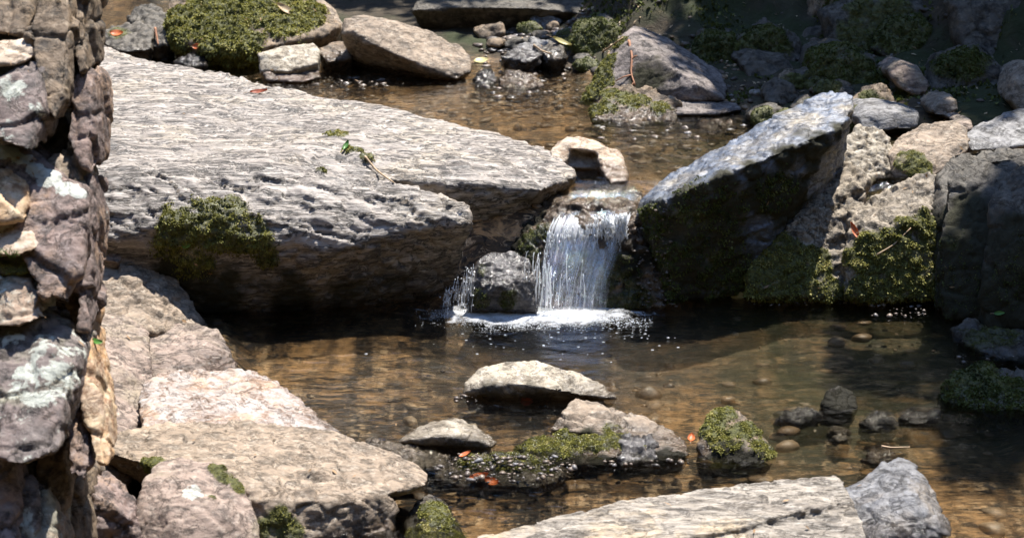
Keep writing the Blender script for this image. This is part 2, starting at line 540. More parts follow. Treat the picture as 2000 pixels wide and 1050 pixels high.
def ground_z(x, y):
    """height of stream bed and banks; also returns how much a spot is dry bank"""
    x = np.asarray(x, dtype=float); y = np.asarray(y, dtype=float)
    p = np.stack([x, y, np.zeros_like(x)], -1).reshape(-1, 3)
    n = fbm(p * 1.1, 4, 3).reshape(x.shape)
    n2 = fbm(p * 6.0, 3, 9).reshape(x.shape)
    low = -0.12 + 0.035 * n + 0.014 * n2
    up = 0.33 + 0.04 * n + 0.02 * n2
    low = low - .14 * np.exp(-(((x - .3) / .5) ** 2 + ((y - 7.75) / .3) ** 2))
    step = sstep(8.12, 8.5, y + .1 * n)
    bed = low * (1 - step) + up * step
    # left bank of the lower pool
    lx = -1.05 - 0.16 * (y - 7.3) + .10 * n
    left = np.clip((lx - x) * 0.75, 0, 3) * (1 - sstep(8.4, 9.2, y))
    left = np.minimum(left, .10 + .25 * np.clip(-2.4 - x, 0, 40))
    # right bank
    rx_low = 1.98 + .16 * (y - 7.0) + .12 * n
    sr = sstep(8.0, 8.9, y)
    rx_up = 1.05 - .62 * (np.clip(y, 8.5, 11.0) - 9.3)
    rx = rx_low * (1 - sr) + rx_up * sr
    rr = np.clip(x - rx, 0, 60)
    right_lo = np.clip(rr * .5, 0, .45) + np.clip(rr - 1.6, 0, 60) * .9
    right_up = np.clip(rr * .07, 0, .15) + np.clip(y - 9.6, 0, 2) * .10 * sstep(.2, .9, rr) + np.clip(rr - 2.2, 0, 60) * .8 + np.clip(y - 11.3, 0, 60) * .55 * sstep(.3, 1.0, rr)
    right = right_lo * (1 - sr) + right_up * sr
    # far side of the upper pool: gravel shore, then unseen hillsides all round, added to block skylight
    shore = np.clip((y - 10.95 - .25 * n) * .22, 0, .16) * sstep(-1.75, -1.3, x + .2 * n)
    far = np.clip(y - 13.4 - .6 * n, 0, 26) * .95 + np.clip(-4.6 - x, 0, 26) * .8 + np.clip(-2.5 - y, 0, 20) * 1.1
    rise = np.minimum(left + right, 20) + shore + far
    z = bed + rise + (.09 * n2 + .05 * fbm(p * 15, 3, 77).reshape(x.shape)) * sstep(.1, .5, rise)
    bank = sstep(.07, .14, rise + .03 * n2) * sstep(.0, .3, np.maximum(sr, .35 * sstep(.1, .3, rise)) + sstep(.2, .5, rise))
    return z, bank


def axis(lo, hi, d, a, b, growth=1.22):
    mid = list(np.arange(lo, hi + 1e-6, d))
    s, x, left = d, lo, []
    while x > a:
        s *= growth; x -= s; left.append(x)
    s, x, right = d, hi, []
    while x < b:
        s *= growth; x += s; right.append(x)
    return np.array(left[::-1] + mid + right)


gx = axis(-2.6, 4.2, .035, -140, 140)
gy = axis(4.6, 14.5, .035, -60, 220)
X, Y = np.meshgrid(gx, gy, indexing='ij')
Z, B = ground_z(X, Y)
me = mesh_np('ground', np.stack([X, Y, Z], -1).reshape(-1, 3), grid_faces(len(gx), len(gy)), True)
attr(me, 'bank', B.ravel())
tag(link('ground', me, M['ground']), kind='structure')

FALL_X, FALL_Y = .30, 7.98


def ripple(x, y):
    d = np.hypot((x - FALL_X) * .8, y - FALL_Y)
    amp = .0042 + .005 * np.exp(-d / .55)
    p = np.stack([x * 3.2, y * 5.5, np.zeros_like(x)], -1).reshape(-1, 3)
    n = fbm(p, 3, 31).reshape(x.shape)
    ring = np.sin(d * 42 + 2.5 * n) * np.exp(-d / .5) * .5
    n3 = fbm(p * 3.1, 2, 77).reshape(x.shape)
    return amp * (n * 1.3 + ring + n3 * .6), np.exp(-d / .7)


X, Y = np.meshgrid(np.arange(-1.75, 2.9, .016), np.arange(4.4, 8.36, .016), indexing='ij')
Zr, rp = ripple(X, Y)
me = mesh_np('pool_water', np.stack([X, Y, Zr], -1).reshape(-1, 3), grid_faces(*X.shape), True)
attr(me, 'rip', rp.ravel())
tag(link('pool_water', me, M['water']), kind='structure')

X, Y = np.meshgrid(np.arange(-5.2, 2.2, .025), np.arange(8.56, 16.6, .025), indexing='ij')
p = np.stack([X * 2.4, Y * 4.2, 0 * X], -1).reshape(-1, 3)
Zr = Z_UP + .0035 * fbm(p, 3, 41).reshape(X.shape)
Zr = Zr - .05 * (1 - sstep(8.56, 8.74, Y))
me = mesh_np('stream_water', np.stack([X, Y, Zr], -1).reshape(-1, 3), grid_faces(*X.shape), True)
lip_d = np.hypot(X - .42, (Y - 8.6) * .7)
attr(me, 'rip', (.45 * np.exp(-lip_d / .5) + .25).ravel())
tag(link('stream_water', me, M['water_up']), kind='structure')

# ------------------------------------------------------------------ stone builder
ROCKS = {}


def lap_smooth(co, edges, it, k=.5):
    n = len(co)
    deg = np.bincount(edges.ravel(), minlength=n).astype(float)[:, None]
    for _ in range(it):
        acc = np.zeros_like(co)
        for c in range(3):
            acc[:, c] = np.bincount(edges[:, 0], co[edges[:, 1], c], n) + np.bincount(edges[:, 1], co[edges[:, 0], c], n)
        co = co * (1 - k) + k * acc / np.maximum(deg, 1)
    return co


def normals_of(co, quads):
    a, b, c, d = (co[quads[:, i]] for i in range(4))
    fn = np.cross(c - a, d - b)
    vn = np.zeros_like(co)
    for i in range(4):
        for k in range(3):
            vn[:, k] += np.bincount(quads[:, i], fn[:, k], len(co))
    return vn / (np.linalg.norm(vn, axis=1)[:, None] + 1e-12)


def hull(pts, zb=None, shrink=.85, dy=.1, drop=True):
    """pixel points with depth -> 3-D points, with a hidden foot added below and behind them"""
    P = np.array([pt(*q) if not isinstance(q[0], str) else np.array(q[1:]) for q in pts])
    if drop:
        c = P[:, :2].mean(0)
        Q = P.copy()
        Q[:, :2] = c + (P[:, :2] - c) * shrink
        Q[:, 1] += dy
        Q[:, 2] = zb if zb is not None else P[:, 2].min() - .12
        P = np.vstack([P, Q])
    return P


def blob_at(co, px, py):
    d = ray(px, py); d = d / np.linalg.norm(d)
    q = co - np.array([0, 0, CAM_H])
    t = q @ d
    perp = np.linalg.norm(q - t[:, None] * d, axis=1)
    m = perp < perp.min() + .02
    i = np.where(m)[0][np.argmin(t[m])]
    return co[i]


DEF = dict(low=(.012, 4.0), chip=(.010, 9.0, (1, 1, 1)), fine=(.005, 22), fine2=(.0022, 60))


def stone(name, label, cat, mat, hulls, group=None, vox=.012, smooth=2, d=None, moss=(), lich=(), waterline=None, seed=None,
          blades=900, mossmat='moss', blade=.016, cushion=.010, alga_shade=()):
    seed = seed if seed is not None else len(ROCKS) * 13 + 5
    D = dict(DEF); D.update(d or {})
    bm = bmesh.new()
    for P in hulls:
        vs = [bm.verts.new(tuple(v)) for v in P]
        r = bmesh.ops.convex_hull(bm, input=vs, use_existing_faces=False)
        junk = [e for e in r['geom_interior'] if isinstance(e, bmesh.types.BMVert)]
        bmesh.ops.delete(bm, geom=junk, context='VERTS')
    bmesh.ops.recalc_face_normals(bm, faces=bm.faces[:])
    me0 = bpy.data.meshes.new('tmp')
    bm.to_mesh(me0); bm.free()
    ob = bpy.data.objects.new('tmp', me0)
    COL.objects.link(ob)
    md = ob.modifiers.new('r', 'REMESH')
    md.mode = 'VOXEL'
    md.voxel_size = vox
    dg = bpy.context.evaluated_depsgraph_get()
    me = bpy.data.meshes.new_from_object(ob.evaluated_get(dg))
    bpy.data.objects.remove(ob); bpy.data.meshes.remove(me0)
    n = len(me.vertices)
    co = np.empty(n * 3, dtype=np.float32); me.vertices.foreach_get('co', co)
    co = co.reshape(-1, 3).astype(np.float64)
    quads = np.empty(len(me.loops), dtype=np.int32); me.loops.foreach_get('vertex_index', quads)
    quads = quads.reshape(-1, 4)
    ed = np.empty(len(me.edges) * 2, dtype=np.int32); me.edges.foreach_get('vertices', ed)
    ed = ed.reshape(-1, 2)
    bpy.data.meshes.remove(me)
    co = lap_smooth(co, ed, smooth)
    vn = normals_of(lap_smooth(co, ed, 2), quads)
    co_keep = co
    if 'rotz' in D:
        _c, _s = math.cos(D['rotz']), math.sin(D['rotz'])
        co = co @ np.array([[_c, _s, 0], [-_s, _c, 0], [0, 0, 1.]])
    s = np.array([seed * 1.37, seed * .71, seed * 2.11]) % 97
    disp = D['low'][0] * fbm(co * D['low'][1] + s, 3, seed)
    a, sc, st = D['chip']
    if a:
        q = co + .035 * np.stack([pnoise(co * 9 + s, 1), pnoise(co * 9 + s, 2), pnoise(co * 9 + s, 3)], 1)
        v, e = facets(q * sc * np.array(st) + s, seed)
        disp += a * v - a * .5 * (1 - sstep(0, .12, e))
        v, e = facets(q * sc * 2.3 * np.array(st) + s, seed + 5)
        disp += a * .42 * v
    if 'strata' in D:
        a, f, nrm = D['strata']
        nrm = np.array(nrm) / np.linalg.norm(nrm)
        h = co @ nrm * f + 1.1 * fbm(co * 2.2 + s, 3, seed + 3)
        saw = h - np.floor(h)
        m = np.floor(h)
        jit = (np.sin(m * 12.9898 + seed) * 43758.5453) % 1.0
        disp += a * (sstep(.0, .16, saw) * .6 + jit - .8)
    rid = 1 - 2 * np.abs(pnoise(co * D['fine'][1] + s, seed + 7))
    disp += D['fine'][0] * (fbm(co * D['fine'][1] * np.array(D.get('fstretch', (1, 1, 1))) + s, 3, seed + 8) * 1.2 + .3 * rid)
    disp += D['fine2'][0] * fbm(co * D['fine2'][1] * np.array(D.get('fstretch', (1, 1, 1))) + s, 2, seed + 9) * 1.2
    co = co_keep
    # moss, lichen where the photograph has them
    mo = np.zeros(n)
    nm = fbm(co * 9 + s, 4, seed + 21)
    for (px, py, rad, st) in moss:
        c = blob_at(co, px, py)
        dd = np.linalg.norm((co - c), axis=1) / rad
        mo = np.maximum(mo, st * (1 - sstep(.55, 1.1, dd + .45 * nm)))
    mo = mo * (.45 + .55 * sstep(-.38, .05, fbm(co * 13 + s, 3, seed + 44)))
    li = np.zeros(n)
    for (px, py, rad, st) in lich:
        c = blob_at(co, px, py)
        dd = np.linalg.norm((co - c), axis=1) / rad
        li = np.maximum(li, st * (1 - sstep(.4, 1.1, dd + .3 * nm)))
    al = np.zeros(n)  # dark blobs: algae film plus shade painted on fronts and undersides
    for (px, py, rad, st) in alga_shade:
        c = blob_at(co, px, py)
        dd = np.linalg.norm((co - c), axis=1) / rad
        al = np.maximum(al, st * (1 - sstep(.2, 1.2, dd + .5 * nm)))
    cush = np.clip(mo, 0, 1) * cushion * (1 + 1.5 * pnoise(co * 26 + s, seed + 30) + 1.0 * pnoise(co * 55 + s, seed + 31))
    disp = disp * (1 - .5 * np.clip(mo, 0, 1)) + cush
    co = co + vn * disp[:, None]
    vn = normals_of(co, quads)
    org = np.array([co[:, 0].mean(), co[:, 1].mean(), co[:, 2].min()])
    me = mesh_np(name, co - org, quads, True)
    attr(me, 'moss', mo); attr(me, 'lich', li); attr(me, 'alga_shade', al)
    if waterline is not None:
        attr(me, 'wet', 1 - sstep(waterline + .015, waterline + .06, co[:, 2] + .02 * nm))
    else:
        attr(me, 'wet', np.zeros(n))
    o = link(name, me, M[mat], loc=tuple(org))
    tag(o, label, cat, group)
    if moss and blades:
        m = moss_blades(co, quads, vn, mo, int(blades * 3.4), blade * .46, seed)
        if m is not None:
            m[0][:] -= org
            mm = mesh_np('moss', m[0], m[1])
            attr(mm, 'tint', m[2])
            link('moss', mm, M[mossmat], parent=o)
    ROCKS[name + str(len(ROCKS))] = (co, quads, vn)
    return o


def moss_blades(co, quads, vn, mo, count, size, seed):
    r = np.random.default_rng(seed)
    a = co[quads]
    area = np.linalg.norm(np.cross(a[:, 2] - a[:, 0], a[:, 3] - a[:, 1]), axis=1)
    view = ((np.array([0, 0, CAM_H]) - a.mean(1)) * vn[quads].mean(1)).sum(1)
    wgt = area * np.clip(mo[quads].mean(1) - .12, 0, .6) ** 1.3 * np.where(view > -.6, 1, .25)
    if wgt.sum() <= 0:
        return None
    clump = np.clip(.25 + 1.6 * pnoise(a.mean(1) * 38, seed + 2), .05, 1)
    wgt = wgt * clump
    fi = r.choice(len(quads), count, p=wgt / wgt.sum())
    uv = r.random((count, 2))
    q = a[fi]
    base = (q[:, 0] * ((1 - uv[:, :1]) * (1 - uv[:, 1:])) + q[:, 1] * (uv[:, :1] * (1 - uv[:, 1:]))
            + q[:, 2] * (uv[:, :1] * uv[:, 1:]) + q[:, 3] * ((1 - uv[:, :1]) * uv[:, 1:]))
    nn = vn[quads[fi, 0]]
    dirv = nn * .75 + r.normal(0, .55, (count, 3)) + np.array([0, 0, .1])
    dirv /= np.linalg.norm(dirv, axis=1)[:, None]
    side = np.cross(dirv, r.normal(0, 1, (count, 3)))
    side /= np.linalg.norm(side, axis=1)[:, None] + 1e-9
    L = size * (.45 + r.random(count) ** 1.5 * .9)[:, None]
    wd = L * (.22 + .22 * r.random(count)[:, None])
    base = base - nn * .003
    droop = np.array([0, 0, -1.0]) * L * .35 + r.normal(0, .15, (count, 3)) * L
    mid = base + dirv * L * .6
    tip = base + dirv * L + droop
    V = np.stack([base - side * wd * .3, base + side * wd * .3, mid + side * wd, tip, mid - side * wd], 1).reshape(-1, 3)
    i = np.arange(count)[:, None] * 5
    F = np.concatenate([i + np.array([0, 1, 2, 4]), i + np.array([4, 2, 3, 3])], 0)
    # second piece is a triangle: rewrite all as triangles
    F = np.concatenate([i + np.array([0, 1, 2]), i + np.array([0, 2, 4]), i + np.array([4, 2, 3])], 0)
    tint = np.clip(.42 + .8 * pnoise(base * 9, seed + 6) + .6 * pnoise(base * 34, seed + 4) + r.normal(0, .17, count), 0, 1)
    return V, F, np.repeat(tint, 5)


def wall_stone(label, mat, outline, y, lean=.85, bulge=.05, thick=.22, group='stones stacked in the left foreground pile', name='wall_stone', inset=.87,
               cat='stone', pile=.42, **kw):
    """a stone of the stacked pile: outline leaning back, rounded front, hidden back"""
    if pile:
        oc = np.mean(outline, 0)
        outline = [(min(max(185, q[0]), oc[0] + (q[0] - oc[0]) * 1.08), oc[1] + (q[1] - oc[1]) * 1.08) for q in outline]
    y += pile * (np.mean([pt(px, py, y)[2] for px, py in outline]) - .8)
    P = np.array([pt(px, py, y) for px, py in outline])
    zc, c = P[:, 2].mean(), None
    out = []
    for (px, py), q in zip(outline, P):
        yy = y + lean * (q[2] - zc)
        out.append(pt(px, py, yy))
    out = np.array(out)
    c = out.mean(0)
    front = c + (out - c) * inset + np.array([0, -bulge, 0])
    mid = c + (out - c) * .97 + np.array([0, -bulge * .55, 0])
    back = c + (out - c) * .8 + np.array([0, thick, -.04])
    kw.setdefault('vox', .0085)
    kw.setdefault('smooth', 1)
    kw.setdefault('d', dict(low=(.006, 5.0), chip=(.018, 5.5, (1, 1, 1)), fine=(.004, 26)))
    return stone(name, label, cat, mat, [np.vstack([front, mid, out, back])], group, **kw)

# ------------------------------------------------------------------ the large rocks round the fall
SLABD = dict(low=(.035, 2.0), chip=(.014, 6.5, (.4, 2.0, 2.0)), fine=(.006, 15), fstretch=(.20, 2.0, 2.0), fine2=(.0035, 36), rotz=R(39),
             strata=(.015, 12.0, (.04, .5, 1)))
stone('slab', 'huge flat grey slab with two pointed lobes sloping down to the small waterfall', 'rock slab', 'slab', [
    hull([(-40, 60, .66), (150, 88, .64), (250, 112, .61), (400, 152, .57), (650, 202, .54), (900, 256, .51), (1060, 284, .49), (1122, 330, .465),
          (1121, 345, .45), (1062, 370, .44), (1000, 364, .46), (970, 350, .48), (915, 336, .505), (850, 319, .54), (780, 309, .57), (725, 302, .59), (640, 275, .60), (560, 300, .61), (300, 325, .62), (-40, 330, .62),
          (780, 362, 8.5), (860, 380, 8.48),
          (1075, 392, 8.72), (1000, 450, 8.62), (915, 495, 8.5), (930, 430, 8.46)], zb=.0, shrink=.8, dy=.25),
    hull([(-40, 322, .63), (190, 326, .62), (330, 330, .625), (500, 318, .625), (620, 322, .61), (700, 338, .575), (770, 353, .55), (860, 380, .50),
          (915, 404, .455), (918, 430, .41), (330, 432, 7.90), (520, 474, 7.9), (640, 484, 7.92), (800, 448, 8.0), (905, 440, 8.08),
          (225, 466, 7.88), (300, 520, 7.93), (430, 625, 8.0), (700, 602, 8.1), (820, 580, 8.2), (900, 500, 8.22),
          (-40, 520, 7.95)], zb=-.2, shrink=.85, dy=.35),
], vox=.0115, smooth=3, d=SLABD,
    moss=[(420, 430, .16, 1.1), (470, 460, .13, 1.0), (350, 470, .15, 1.0), (380, 515, .12, .9), (510, 500, .09, .7), (660, 262, .06, 1.0), (690, 285, .06, 1.0),
          (720, 300, .04, .9), (632, 327, .03, 1.0)],
    waterline=.0, blades=5200, blade=.022, cushion=.016,
    alga_shade=[(420, 580, .28, .75), (560, 585, .22, .7), (680, 575, .18, .65), (780, 550, .15, .55), (350, 550, .18, .8), (960, 450, .13, .6), (1040, 395, .1, .4)])

R1D = dict(low=(.018, 3.5), chip=(.015, 7.5, (.7, 1.2, 1.6)), fine=(.009, 17), fine2=(.004, 45), rotz=R(-40), strata=(.006, 11, (-.2, .3, 1)))
stone('boulder', 'long leaning slab with bluish shiny top beside the right of the waterfall', 'boulder', 'slab_sky_sheen', [
    hull([(1252, 388, .44), (1330, 330, 8.42), (1450, 262, 8.57), (1560, 200, 8.72), (1620, 174, 8.78), (1668, 184, 8.74), (1668, 215, 8.6), (1645, 246, 8.38),
          (1560, 282, 8.22), (1460, 322, 8.11), (1380, 356, 8.08), (1300, 388, 8.1),
          (1248, 420, 8.22), (1275, 500, 8.16), (1305, 588, 8.11), (1450, 572, 8.2), (1545, 440, 8.36), (1625, 340, 8.5), (1660, 240, 8.66)],
         zb=-.1, shrink=.85, dy=.4)],
    vox=.010, smooth=2, d=R1D, waterline=.0,
    moss=[(1270, 440, .10, .9), (1300, 520, .14, .9), (1290, 570, .10, .9), (1400, 430, .2, .5), (1420, 540, .18, .85), (1520, 380, .14, .6), (1350, 420, .12, .7)],
    blades=4200, mossmat='moss_deep', blade=.024,
    alga_shade=[(1300, 480, .3, .8), (1400, 450, .3, .75), (1500, 380, .22, .8), (1600, 300, .16, .8), (1350, 550, .25, .9), (1330, 400, .1, .8), (1440, 530, .2, .9), (1350, 385, .10, .9), (1420, 358, .11, .9), (1480, 335, .11, .9), (1540, 312, .11, .9), (1600, 285, .1, .9), (1650, 255, .08, .9), (1550, 400, .2, 1)])

KD = dict(low=(.02, 6), chip=(.020, 11, (1, 1, 1)), fine=(.014, 21), fine2=(.007, 55))
stone('boulder', 'rough rubbly rock leaning under the raised end of the bluish slab', 'boulder', 'knob', [
    hull([(1632, 300, 8.7), (1700, 345, 8.52), (1690, 400, 8.4), (1660, 470, 8.35), (1640, 582, 8.1), (1455, 578, 8.1), (1470, 515, 8.18), (1540, 440, 8.3), (1600, 380, 8.5)],
         zb=-.1, dy=.25)], vox=.010, d=KD, waterline=.0,
    moss=[(1480, 530, .14, 1.1), (1540, 490, .12, 1.0), (1600, 500, .1, .9), (1520, 460, .08, .7), (1560, 550, .14, 1.1), (1610, 560, .10, 1.0), (1500, 575, .1, 1)], blades=3200, blade=.022)
stone('boulder', 'pale knobbly rock lit white between the bluish slab and the tan boulder', 'boulder', 'pale', [
    hull([(1650, 268, 8.98), (1682, 244, 9.02), (1722, 250, 9.02), (1742, 278, 9.0), (1742, 330, 8.85), (1700, 362, 8.7), (1655, 345, 8.72), (1634, 312, 8.78)], zb=.2, dy=.15)],
    vox=.0095, d=dict(KD, chip=(.014, 14, (1, 1, 1))))
stone('boulder', 'tan pointed boulder with mossy shaded hollow on the right bank', 'boulder', 'tan', [
    hull([(1732, 300, 8.9), (1752, 268, 9.05), (1800, 244, 9.12), (1870, 232, 9.12), (1893, 246, 9.08), (1890, 290, 8.9), (1862, 325, 8.78), (1800, 352, 8.72), (1745, 348, 8.75), (1760, 310, 8.8)], zb=.2, dy=.12)],
    vox=.0095, d=dict(low=(.015, 5), chip=(.010, 8, (1, 1, 1)), fine=(.005, 22)), moss=[(1775, 305, .09, 1.0), (1800, 330, .07, .9)], blades=900)
stone('boulder', 'wedge shaped rock with bare tan top and moss below, right of orange leaf', 'boulder', 'knob', [
    hull([(1660, 410, 8.36), (1700, 382, 8.42), (1740, 362, 8.46), (1800, 336, 8.5), (1845, 348, 8.46), (1850, 440, 8.26), (1840, 580, 8.08), (1650, 584, 8.06), (1648, 500, 8.18), (1700, 446, 8.2), (1790, 430, 8.22)],
         zb=-.1, dy=.25)], vox=.010, d=dict(KD, chip=(.012, 10, (1, 1, 1))), waterline=.0,
    moss=[(1700, 500, .13, 1.1), (1760, 490, .14, 1.1), (1700, 560, .14, 1.1), (1790, 540, .16, 1.1), (1820, 450, .1, .9), (1770, 430, .06, .8)], blades=4200, blade=.022)
stone('boulder', 'small grey slab lying behind the tan pointed boulder on the right', 'boulder', 'grey', [
    hull([(1880, 262, 9.15), (1915, 240, 9.3), (1965, 218, 9.38), (2040, 208, 9.4), (2040, 275, 9.1), (1960, 290, 9.02), (1895, 292, 9.0)], zb=.35)], vox=.012)
DK = dict(low=(.02, 3), chip=(.010, 6, (1, 1, 1)), fine=(.006, 18))
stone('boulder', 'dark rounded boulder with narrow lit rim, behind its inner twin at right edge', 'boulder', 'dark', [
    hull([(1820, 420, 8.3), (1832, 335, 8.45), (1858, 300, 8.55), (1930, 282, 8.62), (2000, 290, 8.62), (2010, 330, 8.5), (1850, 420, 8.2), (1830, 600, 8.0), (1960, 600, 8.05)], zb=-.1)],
    vox=.011, d=dict(DK, low=(.025, 3), chip=(.016, 6, (1, 1, 1))), alga_shade=[(1835, 450, .2, .9), (1840, 560, .25, 1.1)], moss=[(1840, 520, .2, .7)], blades=700, mossmat='moss_deep')
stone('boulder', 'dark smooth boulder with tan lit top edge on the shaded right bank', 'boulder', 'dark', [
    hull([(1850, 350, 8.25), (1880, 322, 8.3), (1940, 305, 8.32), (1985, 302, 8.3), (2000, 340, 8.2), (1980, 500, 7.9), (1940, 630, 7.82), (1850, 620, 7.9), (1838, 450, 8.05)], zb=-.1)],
    vox=.011, d=dict(DK, low=(.025, 3), chip=(.016, 6, (1, 1, 1))), alga_shade=[(1900, 430, .22, .9), (1900, 560, .28, 1.2)], moss=[(1880, 560, .16, .9), (1860, 480, .1, .7), (1930, 600, .12, .9)], blades=700, mossmat='moss_deep')
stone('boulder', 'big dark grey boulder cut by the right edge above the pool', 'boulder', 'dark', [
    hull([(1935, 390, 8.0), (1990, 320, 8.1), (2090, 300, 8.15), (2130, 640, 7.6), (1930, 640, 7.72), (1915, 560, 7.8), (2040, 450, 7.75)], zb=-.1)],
    vox=.011, d=dict(DK, low=(.025, 3), chip=(.016, 6, (1, 1, 1))), alga_shade=[(1970, 470, .22, .9), (1970, 590, .28, 1.2)], moss=[(1980, 560, .14, .9), (1990, 480, .1, .6)], blades=800, mossmat='moss_deep')
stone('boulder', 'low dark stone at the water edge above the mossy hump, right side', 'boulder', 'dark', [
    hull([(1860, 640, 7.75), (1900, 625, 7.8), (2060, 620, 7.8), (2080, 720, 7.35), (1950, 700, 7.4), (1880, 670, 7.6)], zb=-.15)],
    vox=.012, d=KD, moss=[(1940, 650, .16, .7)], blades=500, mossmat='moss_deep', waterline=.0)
stone('mossy_rock', 'low hump of bright green moss at the right edge of the pool', 'mossy rock', 'dark', [
    hull([(1838, 780, 6.98), (1850, 745, 7.02), (1880, 722, 7.08), (1920, 712, 7.1), (1990, 722, 7.1), (2060, 740, 7.05), (2060, 800, 6.85), (1900, 802, 6.86)], zb=-.15)],
    vox=.011, d=KD, moss=[(1900, 735, .16, 1.2), (1960, 760, .18, 1.2), (1860, 760, .12, 1.1), (2000, 780, .12, 1.0)], blades=4200, mossmat='moss_deep', blade=.024, waterline=.0)

# rocks of the fall itself
stone('boulder', 'wet rounded grey boulder at the foot of the waterfall', 'boulder', 'grey', [
    hull([(912, 600, 7.94), (915, 545, 7.98), (930, 508, 8.04), (962, 488, 8.1), (1000, 488, 8.1), (1034, 506, 8.04), (1050, 545, 7.98), (1050, 606, 7.92), (980, 560, 7.9)], zb=-.12, dy=.15)],
    vox=.008, smooth=3, d=dict(low=(.01, 6), chip=(.007, 16, (1.6, 1.6, .7)), fine=(.005, 30)), waterline=.25,
    moss=[(985, 590, .05, .9), (935, 590, .06, .7), (940, 520, .04, .6)], blades=400, mossmat='moss_deep')
stone('ledge', 'brown mossy ledge the water spills over between slab and leaning block', 'rock ledge', 'brown', [
    hull([(1000, 440, 8.55), (1070, 388, 8.6), (1110, 378, .385), (1250, 378, .385), (1290, 400, 8.35), (1100, 402, 8.34), (1235, 402, 8.32), (1050, 450, 8.25), (1110, 440, 8.2), (1240, 440, 8.18),
          (1000, 520, 8.2), (1050, 606, 8.04), (1150, 606, 8.03), (1300, 600, 8.06)], zb=-.12, dy=.3)],
    vox=.009, d=KD, waterline=.4, alga_shade=[(980, 460, .16, .9), (1030, 430, .12, .8), (1250, 500, .15, .8), (1130, 560, .2, .6)], moss=[(1020, 470, .08, .9), (1060, 440, .06, .8), (1040, 500, .06, .9), (1230, 520, .09, 1.0), (1195, 540, .07, 1.0), (1210, 590, .07, .9), (1250, 580, .08, .9), (1110, 520, .07, .7)], blades=1500, mossmat='moss_deep')
stone('boulder', 'pale cream rock with a shallow hollow in its front, just above the waterfall', 'boulder', 'cream', [
    hull([(1074, 294, 8.90), (1086, 276, 8.96), (1108, 267, 8.98), (1120, 288, 8.92), (1104, 318, 8.84), (1086, 326, 8.80), (1076, 312, 8.84)], zb=.34, dy=.05, shrink=.95),
    hull([(1104, 267, 8.98), (1140, 269, 8.98), (1166, 276, 8.98), (1188, 287, 8.95), (1174, 301, 8.88), (1145, 292, 8.86), (1118, 290, 8.88), (1098, 288, 8.92), (1112, 270, 9.1), (1180, 282, 9.1)], drop=False),
    hull([(1166, 282, 8.96), (1186, 285, 8.98), (1208, 290, 8.98), (1229, 325, 8.82), (1226, 353, 8.68), (1192, 357, 8.66), (1176, 336, 8.74), (1166, 305, 8.88)], zb=.34, dy=.05, shrink=.95),
    hull([(1088, 286, 8.97), (1195, 292, 8.97), (1200, 330, 8.86), (1100, 326, 8.86), (1150, 290, 9.1)], zb=.34)],
    vox=.008, smooth=6, d=dict(low=(.012, 7), chip=(.006, 12, (1, 1, 1)), fine=(.003, 30)), waterline=.43)

# ------------------------------------------------------------------ behind the upper pool
stone('boulder', 'large oval tan boulder standing across the upper pool', 'boulder', 'tan', [
    hull([(664, 66, 11.05), (672, 38, 11.15), (710, 26, 11.2), (760, 36, 11.2), (840, 60, 11.2), (896, 84, 11.15), (922, 108, 11.05), (924, 140, 10.9), (895, 156, 10.82), (840, 152, 10.85),
          (690, 60, 10.98), (745, 94, 10.88), (805, 120, 10.82), (780, 142, 11.0), (700, 112, 11.1)], zb=.34, dy=.3)],
    vox=.012, smooth=9, d=dict(low=(.018, 4), chip=(.007, 9, (1, 1, 1)), fine=(.004, 22)), waterline=.43)
stone('boulder', 'square pale stone left of the large oval boulder', 'boulder', 'pale', [
    hull([(500, 102, 10.95), (555, 90, 11.1), (612, 81, 11.15), (626, 98, 11.1), (622, 122, 10.9), (560, 140, 10.82), (508, 140, 10.85)], zb=.34)],
    vox=.012, d=dict(low=(.008, 6), chip=(.006, 9, (1, 1, 1)), fine=(.004, 24)))
stone('boulder', 'low mauve stone in front of the square pale stone', 'boulder', 'pink', [
    hull([(512, 142, 10.85), (560, 132, 10.95), (618, 128, 10.98), (628, 150, 10.85), (590, 160, 10.75), (520, 158, 10.78)], zb=.34)],
    vox=.012, waterline=.43)
stone('boulder', 'low wet brown stone between square pale stone and oval boulder', 'boulder', 'brown', [
    hull([(620, 95, 11.15), (650, 78, 11.3), (690, 82, 11.3), (690, 112, 11.1), (640, 122, 11.0)], zb=.34)], vox=.013, waterline=.5)
stone('mossy_rock', 'large hump covered in yellow green moss at the top left', 'mossy rock', 'brown', [
    hull([(318, 20, 11.7), (345, -30, 12.0), (480, -55, 12.1), (580, -25, 12.05), (640, 15, 11.85), (668, 48, 11.55), (640, 66, 11.4), (560, 70, 11.35), (480, 100, 11.15), (400, 98, 11.2), (345, 75, 11.35)],
         zb=.34, dy=.1)], vox=.014, smooth=3, d=dict(low=(.04, 3), chip=(.012, 7, (1, 1, 1)), fine=(.012, 16)),
    moss=[(400, 30, .3, 1.2), (480, 20, .3, 1.2), (450, 80, .25, 1.2), (560, 40, .22, 1.2), (360, 50, .2, 1.1), (600, 20, .16, 1.1), (520, -10, .3, 1.2)],
    blades=9500, blade=.034, cushion=.03)
stone('boulder', 'small tan rock poking out right of the big moss hump', 'boulder', 'tan', [
    hull([(600, 20, 11.9), (625, -5, 12.0), (655, 15, 11.95), (672, 45, 11.7), (655, 70, 11.5), (625, 50, 11.65)], zb=.34)], vox=.014)
stone('boulder', 'dark wet stone with an orange leaf at the far left of the stream', 'boulder', 'dark', [
    hull([(188, 75, 11.45), (215, 52, 11.6), (270, 42, 11.65), (300, 60, 11.5), (295, 95, 11.25), (230, 100, 11.25)], zb=.34)], vox=.013, d=KD, waterline=.47,
    moss=[(230, 60, .1, .7)], blades=300)
